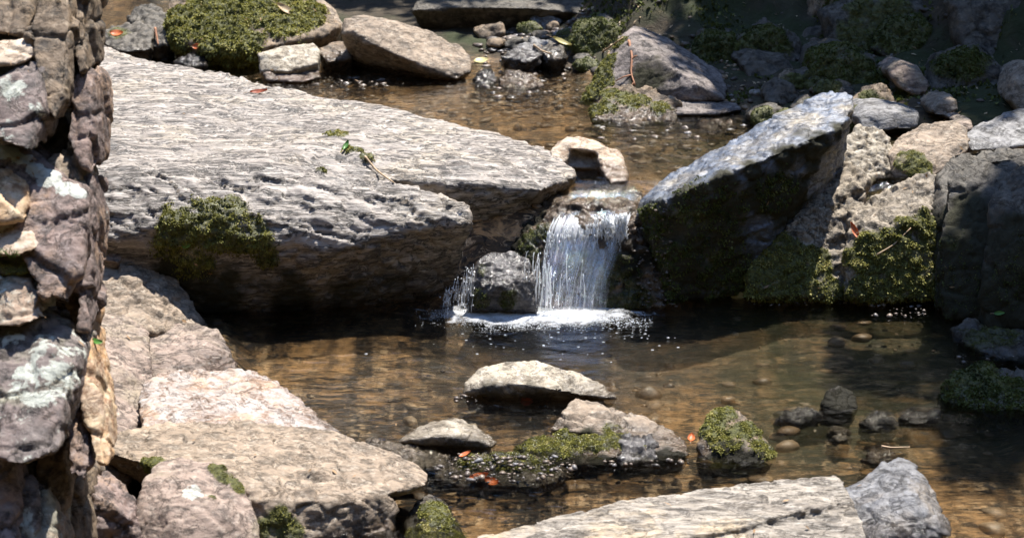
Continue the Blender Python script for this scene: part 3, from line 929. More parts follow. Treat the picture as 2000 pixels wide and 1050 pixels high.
stone('boulder', 'dark upright stone beside the left end of the big moss hump', 'boulder', 'dark', [
    hull([(245, 30, 11.85), (275, 5, 12.0), (310, 8, 12.0), (335, 40, 11.8), (330, 85, 11.4), (300, 92, 11.4)], zb=.34)], vox=.013, d=KD)
stone('boulder', 'dark overhanging rock with thin lit top, top centre of the far bank', 'boulder', 'dark', [
    hull([(802, 20, 11.9), (812, 0, 12.1), (860, -12, 12.25), (940, -14, 12.3), (1080, -10, 12.3), (1170, 0, 12.2), (1168, 30, 11.95), (1105, 70, 12.1), (950, 88, 12.1), (835, 62, 12.05), (900, 14, 11.88), (1050, 16, 11.88)], zb=.3, dy=.35)],
    vox=.016, d=DK)
stone('boulder', 'triangular rock with sunlit sloping back and mossy left edge', 'boulder', 'mauve', [
    hull([(1212, 68, 10.75), (1235, 50, 10.85), (1262, 54, 10.9), (1300, 74, 10.9), (1360, 108, 10.8), (1405, 138, 10.65), (1420, 168, 10.45), (1418, 196, 10.15), (1350, 198, 10.15),
          (1235, 92, 10.5), (1300, 122, 10.32), (1368, 166, 10.15), (1185, 115, 10.6), (1150, 165, 10.45), (1135, 200, 10.35), (1310, 186, 10.45), (1230, 196, 10.6)], zb=.36, dy=.25)],
    vox=.011, smooth=2, d=dict(low=(.02, 4), chip=(.008, 8, (1, 1, 1)), fine=(.004, 24)),
    alga_shade=[(1270, 150, .2, .75)], moss=[(1180, 120, .10, 1.1), (1150, 175, .10, 1.1), (1205, 80, .07, 1.0), (1170, 150, .1, 1.0)], blades=1600, blade=.022)
stone('mossy_rock', 'mossy stone at the water edge under the triangular rock', 'mossy rock', 'brown', [
    hull([(1150, 215, 10.05), (1180, 178, 10.25), (1215, 164, 10.3), (1270, 172, 10.25), (1325, 200, 10.1), (1320, 238, 9.85), (1240, 245, 9.8), (1165, 235, 9.9)], zb=.34)],
    vox=.011, d=KD, waterline=.43, moss=[(1200, 180, .1, 1.1), (1240, 190, .12, 1.1), (1180, 205, .1, 1.0), (1290, 205, .08, .8)], blades=2000, blade=.022)
stone('boulder', 'flat mauve stone lying right of the triangular rock base', 'boulder', 'mauve', [
    hull([(1310, 200, 10.15), (1380, 190, 10.25), (1440, 200, 10.2), (1455, 212, 10.05), (1400, 222, 9.95), (1320, 222, 9.95)], zb=.36)], vox=.012)
# dim bank at the right back
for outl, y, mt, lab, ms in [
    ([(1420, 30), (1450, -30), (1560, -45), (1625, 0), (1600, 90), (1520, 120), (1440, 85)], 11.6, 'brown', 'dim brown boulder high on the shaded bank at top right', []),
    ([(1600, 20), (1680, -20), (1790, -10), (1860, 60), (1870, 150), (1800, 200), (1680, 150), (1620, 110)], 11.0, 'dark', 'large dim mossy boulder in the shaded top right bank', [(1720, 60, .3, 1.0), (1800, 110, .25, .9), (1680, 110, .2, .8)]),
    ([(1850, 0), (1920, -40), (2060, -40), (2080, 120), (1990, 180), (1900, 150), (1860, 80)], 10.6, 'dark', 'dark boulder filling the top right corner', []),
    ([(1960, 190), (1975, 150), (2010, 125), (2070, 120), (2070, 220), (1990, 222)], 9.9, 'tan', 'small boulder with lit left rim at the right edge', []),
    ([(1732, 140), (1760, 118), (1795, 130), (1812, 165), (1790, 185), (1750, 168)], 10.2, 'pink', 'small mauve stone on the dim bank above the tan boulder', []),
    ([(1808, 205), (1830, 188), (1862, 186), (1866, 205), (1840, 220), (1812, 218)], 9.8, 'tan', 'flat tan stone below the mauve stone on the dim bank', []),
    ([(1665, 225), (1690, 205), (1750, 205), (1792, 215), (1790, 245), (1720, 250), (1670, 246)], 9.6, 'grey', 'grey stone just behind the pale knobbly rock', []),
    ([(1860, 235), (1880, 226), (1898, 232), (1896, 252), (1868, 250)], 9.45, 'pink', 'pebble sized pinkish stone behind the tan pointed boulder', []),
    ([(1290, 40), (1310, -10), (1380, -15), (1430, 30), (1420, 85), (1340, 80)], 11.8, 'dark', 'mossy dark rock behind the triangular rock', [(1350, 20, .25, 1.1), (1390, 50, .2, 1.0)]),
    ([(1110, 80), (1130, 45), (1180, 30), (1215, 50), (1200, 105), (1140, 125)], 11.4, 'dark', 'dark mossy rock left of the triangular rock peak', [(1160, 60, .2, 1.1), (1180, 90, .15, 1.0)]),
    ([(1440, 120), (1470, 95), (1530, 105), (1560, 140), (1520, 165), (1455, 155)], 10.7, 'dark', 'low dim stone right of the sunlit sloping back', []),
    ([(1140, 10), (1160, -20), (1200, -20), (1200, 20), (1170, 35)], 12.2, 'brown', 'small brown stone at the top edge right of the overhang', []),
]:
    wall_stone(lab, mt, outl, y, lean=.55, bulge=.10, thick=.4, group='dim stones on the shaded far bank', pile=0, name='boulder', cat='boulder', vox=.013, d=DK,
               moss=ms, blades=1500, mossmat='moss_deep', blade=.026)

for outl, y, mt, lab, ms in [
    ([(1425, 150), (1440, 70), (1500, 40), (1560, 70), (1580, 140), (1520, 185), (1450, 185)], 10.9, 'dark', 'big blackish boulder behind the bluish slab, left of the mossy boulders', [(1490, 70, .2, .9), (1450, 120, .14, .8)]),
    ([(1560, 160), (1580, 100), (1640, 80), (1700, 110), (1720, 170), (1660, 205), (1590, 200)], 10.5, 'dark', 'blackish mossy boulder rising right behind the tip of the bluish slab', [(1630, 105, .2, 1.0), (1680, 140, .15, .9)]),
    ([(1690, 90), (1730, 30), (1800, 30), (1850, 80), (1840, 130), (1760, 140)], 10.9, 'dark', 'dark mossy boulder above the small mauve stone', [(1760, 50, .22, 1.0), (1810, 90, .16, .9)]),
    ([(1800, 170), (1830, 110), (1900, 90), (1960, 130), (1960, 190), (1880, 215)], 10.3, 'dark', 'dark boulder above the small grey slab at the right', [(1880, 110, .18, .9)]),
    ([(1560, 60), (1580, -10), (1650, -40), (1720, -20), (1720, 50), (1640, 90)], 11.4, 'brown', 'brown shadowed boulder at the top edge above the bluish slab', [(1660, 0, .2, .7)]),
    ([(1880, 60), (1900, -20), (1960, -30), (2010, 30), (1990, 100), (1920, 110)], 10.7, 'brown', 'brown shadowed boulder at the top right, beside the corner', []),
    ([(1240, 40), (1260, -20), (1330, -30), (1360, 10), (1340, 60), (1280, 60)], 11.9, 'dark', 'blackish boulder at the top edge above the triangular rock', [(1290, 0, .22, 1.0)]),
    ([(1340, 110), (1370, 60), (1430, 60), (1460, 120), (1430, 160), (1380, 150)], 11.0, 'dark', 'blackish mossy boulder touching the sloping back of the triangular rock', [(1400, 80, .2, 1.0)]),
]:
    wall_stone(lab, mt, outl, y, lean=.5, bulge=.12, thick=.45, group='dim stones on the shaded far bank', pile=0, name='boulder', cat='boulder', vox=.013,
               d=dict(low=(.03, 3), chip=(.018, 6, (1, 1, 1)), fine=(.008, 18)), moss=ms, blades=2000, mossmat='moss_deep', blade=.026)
rq = random.Random(5)
for k in range(66):
    if k < 50:
        px, py, s, mt = rq.uniform(1430, 1990), rq.uniform(-5, 235), rq.uniform(20, 58), rq.choice(['dark', 'dark', 'brown', 'dark', 'dark'])
        yd = 9.7 + (235 - py) * .0092
    else:
        px, py, s, mt = rq.uniform(940, 1190), rq.uniform(30, 130), rq.uniform(16, 34), rq.choice(['dark', 'grey', 'brown'])
        yd = 11.1 + (130 - py) * .010
    mossy = rq.random() < .45
    size = 'small' if s < (36 if k < 50 else 25) else 'larger'
    if k < 50:
        where = 'on the shaded bank just behind the bluish slab' if px < 1660 else 'on the shaded bank above the tan pointed boulder' if px < 1830 else 'on the shaded bank near the right edge'
        where = ('high ' if py < 110 else 'low ') + where
    else:
        where = 'in the wet jumble under the overhanging rock'
    lab = '%s %s %s stone %s' % (size, {'dark': 'blackish', 'brown': 'brown', 'tan': 'tan', 'grey': 'grey'}[mt], 'moss capped' if mossy else 'bare', where)
    n_ = rq.randint(5, 7); a0 = rq.uniform(0, 6)
    outl = [(px + s * rq.uniform(.7, 1.25) * math.cos(a0 + i * 6.283 / n_), py + .62 * s * rq.uniform(.7, 1.25) * math.sin(a0 + i * 6.283 / n_)) for i in range(n_)]
    wall_stone(lab, mt, outl, yd, lean=.6, bulge=.05, thick=.22, group=lab.replace(' stone ', ' stones ')+'', name='rubble_stone', cat='stone', pile=0, vox=.014,
               d=dict(low=(.015, 6), chip=(.014, 9, (1, 1, 1)), fine=(.006, 22)), moss=[(px, py - 6, .09, 1.0)] if mossy else (), blades=350, mossmat='moss_deep', blade=.02)

# gravel shore stones that can be told apart
for q, mt, lab in [
    ([(980, 112, 11.1), (1000, 88, 11.3), (1045, 84, 11.3), (1060, 105, 11.15), (1030, 122, 11.0)], 'grey', 'grey wet cobble in the gravel below the overhanging rock'),
    ([(1050, 100, 11.2), (1070, 78, 11.35), (1100, 85, 11.3), (1112, 110, 11.1), (1080, 120, 11.0)], 'dark', 'dark cobble beside the thin pale twig on the gravel shore'),
    ([(970, 165, 10.75), (995, 142, 10.9), (1045, 145, 10.9), (1065, 170, 10.7), (1010, 185, 10.6)], 'brown', 'brown wet cobble in the shallow water right of the oval boulder'),
    ([(925, 160, 10.8), (935, 138, 10.95), (965, 135, 10.95), (975, 155, 10.8), (950, 172, 10.72)], 'dark', 'dark wet cobble under the yellow leaf by the oval boulder'),
    ([(340, 118, 11.2), (365, 102, 11.3), (400, 108, 11.3), (405, 125, 11.1), (370, 132, 11.05)], 'dark', 'dark cobble in the stream under the moss hump'),
    ([(1360, 255, 9.75), (1375, 232, 9.9), (1420, 230, 9.9), (1440, 250, 9.75), (1400, 268, 9.65)], 'brown', 'wet brown cobble at the shore right of the mossy stone'),
]:
    stone('cobble', lab, 'cobble', mt, [hull(q, zb=.34)], 'cobbles along the upper pool shore', vox=.012, d=KD, waterline=.5)

# ------------------------------------------------------------------ stones standing in the lower pool
PD = dict(low=(.010, 6), chip=(.007, 12, (1, 1, 1)), fine=(.004, 28))
stone('boulder', 'flat cream stone alone in the middle of the pool', 'boulder', 'pale', [
    hull([(900, 770, 7.0), (908, 745, 7.06), (935, 720, 7.12), (1000, 703, 7.2), (1050, 708, 7.2), (1130, 725, 7.14), (1180, 752, 7.05), (1206, 778, 6.97),
          (925, 758, 6.99), (1000, 745, 6.97), (1080, 758, 6.95), (1150, 772, 6.95), (1040, 785, 7.0)], zb=-.14, dy=.12)], vox=.008, d=PD, waterline=.0, alga_shade=[(960, 776, .09, .55), (1040, 782, .1, .55), (1120, 784, .08, .5)])
stone('boulder', 'twisted ridge stone with pale crest in the pool foreground', 'boulder', 'tan', [
    hull([(1074, 838, 6.62), (1098, 800, 6.7), (1128, 776, 6.78), (1172, 785, 6.76), (1200, 806, 6.7), (1185, 850, 6.55), (1120, 842, 6.56)], zb=-.14),
    hull([(1120, 782, 6.78), (1172, 785, 6.77), (1236, 812, 6.7), (1296, 830, 6.65), (1260, 868, 6.52), (1160, 845, 6.56)], zb=-.14),
    hull([(1150, 790, 6.74), (1230, 815, 6.68), (1292, 830, 6.64), (1336, 856, 6.56), (1346, 892, 6.42), (1290, 902, 6.4), (1210, 860, 6.52)], zb=-.14)],
    vox=.0078, d=dict(PD, chip=(.012, 12, (1, 1, 1))), waterline=.0, alga_shade=[(1290, 885, .08, 1.0), (1230, 860, .07, .9), (1150, 835, .06, .8), (1330, 890, .05, .9)], moss=[(1200, 830, .06, .6), (1260, 860, .05, .5)], blades=250)
stone('boulder', 'white topped stone with dark underside, left of the orange leaves', 'boulder', 'pale', [
    hull([(772, 862, 6.52), (800, 842, 6.6), (840, 824, 6.66), (886, 814, 6.7), (930, 830, 6.64), (972, 862, 6.52), (850, 850, 6.5), (910, 852, 6.5), (960, 872, 6.48), (880, 876, 6.58)], zb=-.14, dy=.1)],
    vox=.0078, d=PD, waterline=.0, alga_shade=[(880, 872, .08, .5), (930, 868, .06, .5)])
stone('mossy_rock', 'low moss covered stone in front of the twisted ridge stone', 'mossy rock', 'brown', [
    hull([(1005, 880, 6.5), (1040, 858, 6.56), (1095, 842, 6.6), (1150, 832, 6.62), (1205, 845, 6.56), (1214, 885, 6.42), (1180, 908, 6.36), (1080, 908, 6.36)], zb=-.14)],
    vox=.0078, d=PD, waterline=.0, alga_shade=[(1110, 900, .1, 1.2), (1180, 900, .08, 1.1), (1040, 900, .07, 1)], moss=[(1050, 862, .10, 1.2), (1110, 850, .10, 1.2), (1180, 848, .09, 1.2), (1020, 878, .07, 1.0), (1090, 875, .06, 1.0)], blades=4600, blade=.018)
stone('cobble', 'greyish wet cobble between the mossy stone and ridge stone', 'cobble', 'grey', [
    hull([(1204, 868, 6.48), (1222, 850, 6.54), (1260, 848, 6.54), (1286, 866, 6.48), (1282, 900, 6.38), (1215, 905, 6.37)], zb=-.14)], vox=.0075, d=KD, waterline=.03)
stone('mossy_rock', 'low wet gravelly mound with orange leaves on it', 'mossy rock', 'knob', [
    hull([(842, 935, 6.28), (870, 905, 6.36), (930, 888, 6.42), (1010, 882, 6.44), (1080, 900, 6.38), (1125, 930, 6.28), (1060, 950, 6.22), (900, 950, 6.22)], zb=-.14)],
    vox=.0075, smooth=1, d=dict(KD, chip=(.016, 20, (1, 1, 1)), fine=(.010, 34)), waterline=.06, alga_shade=[(980, 915, .2, .55)], moss=[(1000, 890, .10, 1.1), (930, 895, .08, .9), (1060, 905, .07, .9)], blades=2200, blade=.016)
stone('mossy_rock', 'pyramid shaped mossy stone standing in the pool', 'mossy rock', 'brown', [
    hull([(1358, 872, 6.46), (1372, 835, 6.54), (1390, 808, 6.6), (1418, 789, 6.64), (1444, 800, 6.62), (1485, 842, 6.52), (1517, 884, 6.42), (1490, 906, 6.36), (1385, 904, 6.37), (1420, 845, 6.48)], zb=-.14)],
    vox=.0078, d=PD, waterline=.0, alga_shade=[(1430, 895, .12, .8), (1390, 895, .08, .8), (1480, 895, .08, .8)], moss=[(1385, 830, .07, 1.1), (1420, 800, .07, 1.1), (1460, 830, .07, 1.1), (1490, 865, .06, 1.0), (1400, 850, .06, .8), (1440, 845, .06, .8)], blades=3400, blade=.018)
stone('cobble', 'dark round wet stone poking from the pool on the right', 'cobble', 'dark', [
    hull([(1602, 792, 6.9), (1614, 762, 6.95), (1640, 751, 6.98), (1668, 764, 6.95), (1676, 795, 6.88), (1640, 806, 6.85)], zb=-.14)], vox=.0075, d=dict(PD, chip=(.003, 10, (1, 1, 1))), waterline=.3, alga_shade=[(1640, 780, .12, 1.3)])
for q, lab, mt in [
    ([(1515, 808, 6.84), (1540, 790, 6.9), (1580, 788, 6.9), (1605, 802, 6.85), (1560, 818, 6.8)], 'flat glinting wet stone just left of the dark round stone', 'grey'),
    ([(1755, 806, 6.85), (1785, 790, 6.9), (1830, 784, 6.92), (1838, 804, 6.84), (1790, 818, 6.8)], 'flat glinting wet stone beside the green moss hump', 'grey'),
    ([(1680, 884, 6.48), (1705, 868, 6.54), (1745, 868, 6.54), (1765, 886, 6.46), (1720, 898, 6.42)], 'flat wet stone behind the grey pointed foreground rock', 'brown'),
    ([(1680, 818, 6.8), (1700, 806, 6.84), (1740, 808, 6.84), (1750, 820, 6.8), (1710, 828, 6.76)], 'small barely emerging wet stone right of the dark round stone', 'grey'),
    ([(1625, 842, 6.68), (1638, 832, 6.72), (1655, 836, 6.7), (1658, 848, 6.66), (1638, 852, 6.64)], 'tiny pale stone below the dark round stone', 'pale'),
]:
    stone('cobble', lab, 'cobble', mt, [hull(q, zb=-.14)], 'wet stones barely breaking the pool surface', vox=.0075, d=KD, waterline=.4).location.z -= .022

# ------------------------------------------------------------------ foreground rocks at the bottom
stone('slab', 'pale layered slab lying along the bottom edge of the view', 'rock slab', 'layered', [
    hull([(930, 1046, .06), (1010, 1030, .07), (1110, 1018, .085), (1145, 1000, .10), (1260, 970, .11), (1450, 944, .12), (1635, 924, .13), (1648, 945, .125), (1668, 975, .11), (1440, 1030, .105), (1200, 1075, .09), (930, 1080, .06)],
         zb=-.14, dy=-.02),
    hull([(1400, 1036, .085), (1648, 968, .098), (1672, 985, .092), (1694, 1048, 5.66), (1690, 1090, 5.6), (1480, 1110, 5.6), (1350, 1090, .07), (1200, 1090, .06)], zb=-.14, dy=.02)],
    vox=.0072, smooth=2, d=dict(low=(.009, 4), chip=(.008, 9, (.8, 1.3, 1)), fine=(.004, 26), strata=(.006, 22, (.18, .25, 1))), waterline=-.02)
stone('boulder', 'grey pointed rock beside the right end of the pale layered slab', 'boulder', 'darkgrey', [
    hull([(1642, 952, 6.0), (1690, 934, 6.1), (1756, 887, 6.2), (1792, 910, 6.12), (1818, 945, 6.02), (1858, 1022, 5.84), (1862, 1048, 5.75), (1700, 1062, 5.7), (1660, 1010, 5.82), (1790, 965, 5.85), (1780, 1020, 5.76)],
         zb=-.14, dy=.1)], vox=.0072, d=dict(low=(.008, 6), chip=(.010, 9, (1, 1.3, 1.6)), fine=(.003, 28)), waterline=.0)

# ------------------------------------------------------------------ left bank
stone('boulder', 'tan block at the top of the left bank with a bright right edge', 'boulder', 'tan', [
    hull([(150, 492, 8.0), (250, 486, 8.02), (322, 528, 7.98), (345, 545, 7.95), (408, 634, 7.80), (402, 645, 7.72), (290, 648, 7.5), (150, 640, 7.45), (270, 560, 7.75)], zb=-.15)],
    vox=.0095, d=dict(low=(.015, 4), chip=(.016, 7, (1, 1, 1.2)), fine=(.006, 22)), waterline=.0)
stone('boulder', 'small smooth tan stone tucked between stone pile and slab', 'boulder', 'pink', [
    hull([(160, 505, 7.9), (170, 440, 8.05), (205, 445, 8.05), (245, 492, 7.95), (230, 510, 7.85)], zb=.0)], vox=.01)
stone('boulder', 'pinkish smooth boulder at the pool edge above the white quartz rock', 'boulder', 'pink', [
    hull([(255, 672, 7.5), (300, 640, 7.62), (360, 629, 7.66), (425, 641, 7.58), (448, 672, 7.48), (468, 716, 7.33), (450, 735, 7.24), (300, 740, 7.1), (262, 700, 7.3), (330, 680, 7.4)], zb=-.15)],
    vox=.009, d=dict(low=(.012, 5), chip=(.008, 8, (1, 1, 1.5)), fine=(.004, 24)), waterline=.0)
stone('boulder', 'long sandy brown rock sloping along the foot of the stone pile', 'boulder', 'pink', [
    hull([(140, 600, 7.55), (250, 618, 7.5), (290, 650, 7.4), (275, 700, 7.15), (300, 760, 6.9), (270, 850, 6.5), (250, 930, 6.1), (130, 900, 6.0), (120, 700, 6.8)], zb=-.15, dy=0)],
    vox=.0095, smooth=3, d=dict(low=(.02, 3), chip=(.012, 6, (1, .7, 1.6)), fine=(.005, 22)))
stone('boulder', 'bright white quartz rock with rusty stains on the left bank', 'boulder', 'quartz', [
    hull([(268, 775, 6.72), (282, 745, 6.85), (310, 724, 6.95), (400, 724, 7.0), (490, 722, 7.05), (550, 750, 6.95), (605, 792, 6.8), (668, 848, 6.6), (560, 850, 6.42), (400, 845, 6.35), (280, 840, 6.35)], zb=-.15, dy=.02)],
    vox=.0078, d=dict(low=(.012, 6), chip=(.010, 13, (1, 1, 1)), fine=(.005, 28)), waterline=.0)
stone('boulder', 'broad tan boulder with dark overhung front at bottom left', 'boulder', 'tan', [
    hull([(200, 880, 6.1), (225, 848, 6.25), (300, 824, 6.35), (480, 820, 6.42), (640, 842, 6.42), (700, 868, 6.34), (780, 896, 6.22), (838, 926, 6.08), (832, 946, 5.98), (760, 962, 5.86),
          (640, 968, 5.78), (510, 972, 5.72), (440, 930, 5.8), (300, 910, 5.88), (700, 915, 6.02)], zb=.02, dy=.12, shrink=.97),
    hull([(300, 930, 5.9), (510, 978, 5.71), (640, 976, 5.76), (740, 968, 5.84), (778, 975, 5.88), (765, 1060, 5.78), (505, 1090, 5.62), (300, 1080, 5.7)], zb=-.2, dy=.15)],
    vox=.0078, smooth=3, d=dict(low=(.014, 5), chip=(.013, 9, (1, 1, 1.2)), fine=(.006, 22)), waterline=.0,
    moss=[(290, 898, .05, 1.1), (330, 900, .04, 1.0), (270, 905, .04, 1.0), (540, 1020, .08, .8), (580, 1040, .06, .7)], blades=1300, blade=.014)
stone('boulder', 'rounded pinkish tan boulder with a white lichen spot, bottom left', 'boulder', 'pink', [
    hull([(258, 1000, 5.55), (275, 935, 5.68), (308, 902, 5.78), (358, 888, 5.83), (420, 900, 5.8), (470, 940, 5.72), (502, 1000, 5.6), (510, 1070, 5.48), (480, 1140, 5.36), (270, 1140, 5.36),
          (380, 950, 5.58), (330, 1000, 5.48), (430, 1010, 5.47), (380, 1080, 5.36)], zb=-.25, dy=.1)],
    vox=.0075, smooth=4, d=dict(low=(.012, 5), chip=(.007, 9, (1, 1, 1)), fine=(.004, 26)), lich=[(375, 940, .055, 1.0), (400, 950, .03, 1.0)],
    moss=[(450, 915, .05, 1.1), (430, 905, .04, 1.0), (470, 935, .04, .9), (420, 960, .02, .6)], blades=700, blade=.012)
stone('mossy_rock', 'mossy lump against the overhung front of the broad tan boulder', 'mossy rock', 'dark', [
    hull([(790, 1020, 5.9), (812, 975, 6.02), (835, 960, 6.06), (870, 982, 6.0), (898, 1025, 5.9), (912, 1062, 5.76), (800, 1090, 5.7), (850, 1010, 5.86)], zb=-.15)],
    vox=.0075, d=PD, waterline=-.02, moss=[(840, 985, .07, 1.2), (870, 1010, .07, 1.2), (830, 1030, .08, 1.1), (885, 1045, .06, 1.1)], blades=2600, blade=.017)
stone('boulder', 'dark knobbly stone between the broad tan boulder and the white topped stone', 'boulder', 'knob', [
    hull([(690, 868, 6.5), (720, 858, 6.55), (780, 872, 6.5), (840, 872, 6.5), (880, 890, 6.42), (868, 915, 6.34), (780, 915, 6.33), (720, 900, 6.4)], zb=-.15)],
    vox=.0075, d=dict(KD, chip=(.012, 14, (1, 1, 1))), waterline=.02)
stone('boulder', 'purple stone with wet black lower half beside the rounded tan boulder', 'boulder', 'purple', [
    hull([(155, 960, 5.5), (170, 925, 5.6), (205, 915, 5.62), (235, 940, 5.58), (262, 985, 5.5), (275, 1060, 5.4), (170, 1090, 5.34), (180, 960, 5.42), (250, 1010, 5.4)], zb=-.2)],
    vox=.0075, d=dict(KD, chip=(.012, 10, (1, 1, 1))))

# ------------------------------------------------------------------ the stacked stones in the left foreground
ws = wall_stone
ws('brown wedge stone in the top left corner of the pile', 'brown', [(-60, -40), (60, -40), (68, 20), (52, 72), (0, 58), (-60, 40)], 5.75, lean=0.92)
ws('tall brown stone standing upright at the top of the pile', 'brown', [(62, 60), (75, -30), (150, -30), (147, 90), (138, 185), (116, 228), (92, 200), (90, 130)], 5.55, lean=0.87, bulge=.07)
ws('thin tan upright sliver at the top right of the pile', 'brown', [(150, -30), (172, -30), (176, 130), (160, 142), (148, 100)], 5.66, lean=0.82)
ws('small white topped stone under the brown corner wedge', 'cream', [(-50, 78), (20, 74), (60, 84), (70, 108), (40, 122), (-50, 118)], 5.55, lean=1.17, bulge=.05)
ws('purple stone with a crust of white lichen on its shoulder', 'purple_lichen', [(-50, 190), (0, 165), (50, 130), (85, 138), (93, 180), (88, 240), (70, 285), (20, 270), (-50, 240)], 5.42, lean=0.97,
   bulge=.08, lich=[(30, 165, .05, .8)])
ws('long dark purple stone on the right edge of the pile', 'purple', [(150, 135), (178, 128), (194, 152), (190, 240), (186, 330), (160, 320), (135, 265), (140, 205)], 5.6, lean=0.72, bulge=.06)
ws('small dark grey stone low between pale sloping slab and purple lichen stone', 'dark', [(-50, 215), (0, 200), (30, 225), (45, 268), (10, 275), (-50, 262)], 5.4, lean=1.02)
ws('dark brown stone set deep in the gap behind the pile', 'dark', [(82, 215), (130, 210), (150, 260), (120, 310), (85, 300)], 5.75, lean=0.72)
ws('smooth rounded tan stone peeping out of the pile', 'tan', [(92, 340), (100, 308), (125, 296), (152, 308), (165, 345), (160, 375), (110, 370)], 5.55, lean=1.02, bulge=.06)
ws('big purple slab with bright pale sloping top edge', 'purple', [(-50, 262), (10, 272), (60, 300), (120, 335), (166, 372), (168, 430), (160, 520), (130, 580), (85, 570), (70, 480), (45, 380), (-50, 330)],
   5.42, lean=0.92, bulge=.06, thick=.3, lich=[(15, 282, .05, 1.3), (45, 296, .05, 1.3), (75, 312, .05, 1.3), (105, 330, .05, 1.3), (135, 350, .05, 1.3), (155, 364, .04, 1.2)])  # pale blobs paint the sunlit top edge bright
ws('ochre stained stone at the left edge of the pile', 'orange', [(-50, 345), (20, 340), (44, 365), (50, 420), (10, 428), (-50, 425)], 5.34, lean=0.92, bulge=.05)
ws('cream stone with rusty rim at the left edge', 'cream', [(-50, 432), (40, 428), (72, 448), (75, 480), (40, 492), (-50, 488)], 5.32, lean=1.17, bulge=.06)
ws('small dark mossy stone with grass blades on it', 'dark', [(-50, 490), (20, 484), (60, 498), (66, 522), (20, 530), (-50, 530)], 5.34, lean=1.07, moss=[(15, 500, .06, 1.0), (45, 512, .04, .9)], blades=700, blade=.013)
ws('round grey green stone above the large lichen stone', 'greylichen', [(-50, 525), (30, 518), (70, 530), (88, 560), (86, 610), (40, 624), (-50, 620)], 5.3, lean=0.97, bulge=.08)
ws('large rounded stone crusted with white lichen', 'purple_lichen', [(-60, 640), (0, 622), (60, 620), (120, 640), (158, 685), (155, 740), (135, 800), (120, 860), (60, 882), (0, 870), (-60, 850)],
   5.22, lean=0.97, bulge=.12, thick=.32, lich=[(100, 660, .09, .5), (60, 740, .1, .6), (20, 650, .06, .6), (130, 720, .06, .4)])
ws('tall narrow purple grey stone forming the right edge of the pile', 'purple', [(158, 350), (186, 340), (190, 420), (184, 540), (178, 640), (156, 640), (150, 560), (160, 460)], 5.5, lean=0.77, bulge=.05)
ws('rust orange slanting stone strip below the tall purple edge', 'orange', [(128, 590), (150, 560), (172, 600), (182, 700), (186, 780), (208, 850), (212, 900), (190, 900), (165, 800), (150, 700)], 5.42, lean=0.92, bulge=.04)
ws('reddish purple stone beside the rust orange strip', 'purple', [(138, 800), (160, 785), (178, 820), (186, 900), (170, 925), (142, 915)], 5.34, lean=0.92)
ws('brown flat stone in the dark gap under the lichen stone', 'brown', [(75, 880), (130, 865), (138, 940), (120, 1020), (80, 1040)], 5.45, lean=0.62, bulge=.03)
ws('purple grey stone in the bottom left corner', 'purple', [(-60, 850), (0, 835), (22, 880), (35, 980), (40, 1090), (-60, 1090)], 5.2, lean=0.82)
ws('mottled grey stone right of the bottom left corner', 'purple_lichen', [(28, 960), (50, 944), (74, 962), (80, 1030), (78, 1100), (30, 1100)], 5.24, lean=0.82)
ws('thin greenish stone standing on edge at the bottom', 'greylichen', [(78, 965), (92, 955), (108, 1000), (110, 1100), (76, 1100)], 5.28, lean=0.82)
ws('dark stone filling the hollow at the bottom of the pile', 'brown', [(110, 1000), (130, 920), (165, 930), (180, 1010), (180, 1100), (110, 1100)], 5.6, lean=0.62)
ws('dark purple stone in the recess below the lichen stone', 'dark', [(-40, 860), (20, 870), (70, 880), (80, 960), (30, 970), (-40, 940)], 5.5, lean=0.62)

# earth behind the pile
xs = np.linspace(-3.4, -1.52, 60); zs = np.linspace(-.3, 2.3, 80)
A, Bz = np.meshgrid(xs, zs, indexing='ij')
Yb = 5.84 + .72 * (Bz - .9) + .05 * fbm(np.stack([A * 3, Bz * 3, 0 * A], -1).reshape(-1, 3), 3, 5).reshape(A.shape) + .25 * sstep(-1.75, -1.52, A)
front = np.stack([A, Yb, Bz], -1).reshape(-1, 3)
# the heap of earth: its front, and a back one metre further on, closed all round
back = front + np.array([-.25, .5, -.1])
nA_, nB_ = A.shape
F1 = grid_faces(nA_, nB_)
n0 = len(front)
ring = [i * nB_ for i in range(nA_)] + [(nA_ - 1) * nB_ + j for j in range(1, nB_)] + [i * nB_ + nB_ - 1 for i in range(nA_ - 2, -1, -1)] + [j for j in range(nB_ - 2, 0, -1)]
side = np.array([(ring[k], ring[(k + 1) % len(ring)], ring[(k + 1) % len(ring)] + n0, ring[k] + n0) for k in range(len(ring))])
me = mesh_np('earth_bank', np.vstack([front, back]), np.vstack([F1, F1[:, ::-1] + n0, side]), True)
attr(me, 'bank', np.ones(2 * n0))
tag(link('earth_bank', me, M['ground']), kind='structure')

# ------------------------------------------------------------------ the waterfall
fall = link('waterfall', None, loc=(.33, 8.1, 0))
tag(fall, 'small white waterfall pouring between the grey slab and the leaning block into the pool', 'waterfall')
f_org = np.array([.33, 8.1, 0])
nu, nv = 70, 120
u = np.linspace(0, 1, nu)
path = [  # t, left px, right px, left depth, right depth, image row left/right
    (0.00, 1122, 1262, .40, .40, 350, 350), (0.10, 1118, 1258, .418, .418, 362, 362), (0.16, 1112, 1252, .424, .424, 372, 376), (0.28, 1100, 1244, 8.44, 8.40, 392, 396), (0.38, 1088, 1234, 8.30, 8.27, 414, 414),
    (0.48, 1074, 1226, 8.215, 8.2, 440, 436), (0.62, 1060, 1212, 8.15, 8.14, 490, 486), (0.8, 1048, 1192, 8.08, 8.08, 545, 545), (1.0, 1036, 1184, 8.0, 8.0, 614, 614)]
T = [p[0] for p in path]
L = np.array([pt(p[1], p[5], p[3]) for p in path]); Rr = np.array([pt(p[2], p[6], p[4]) for p in path])
tv = np.linspace(0, 1, nv)
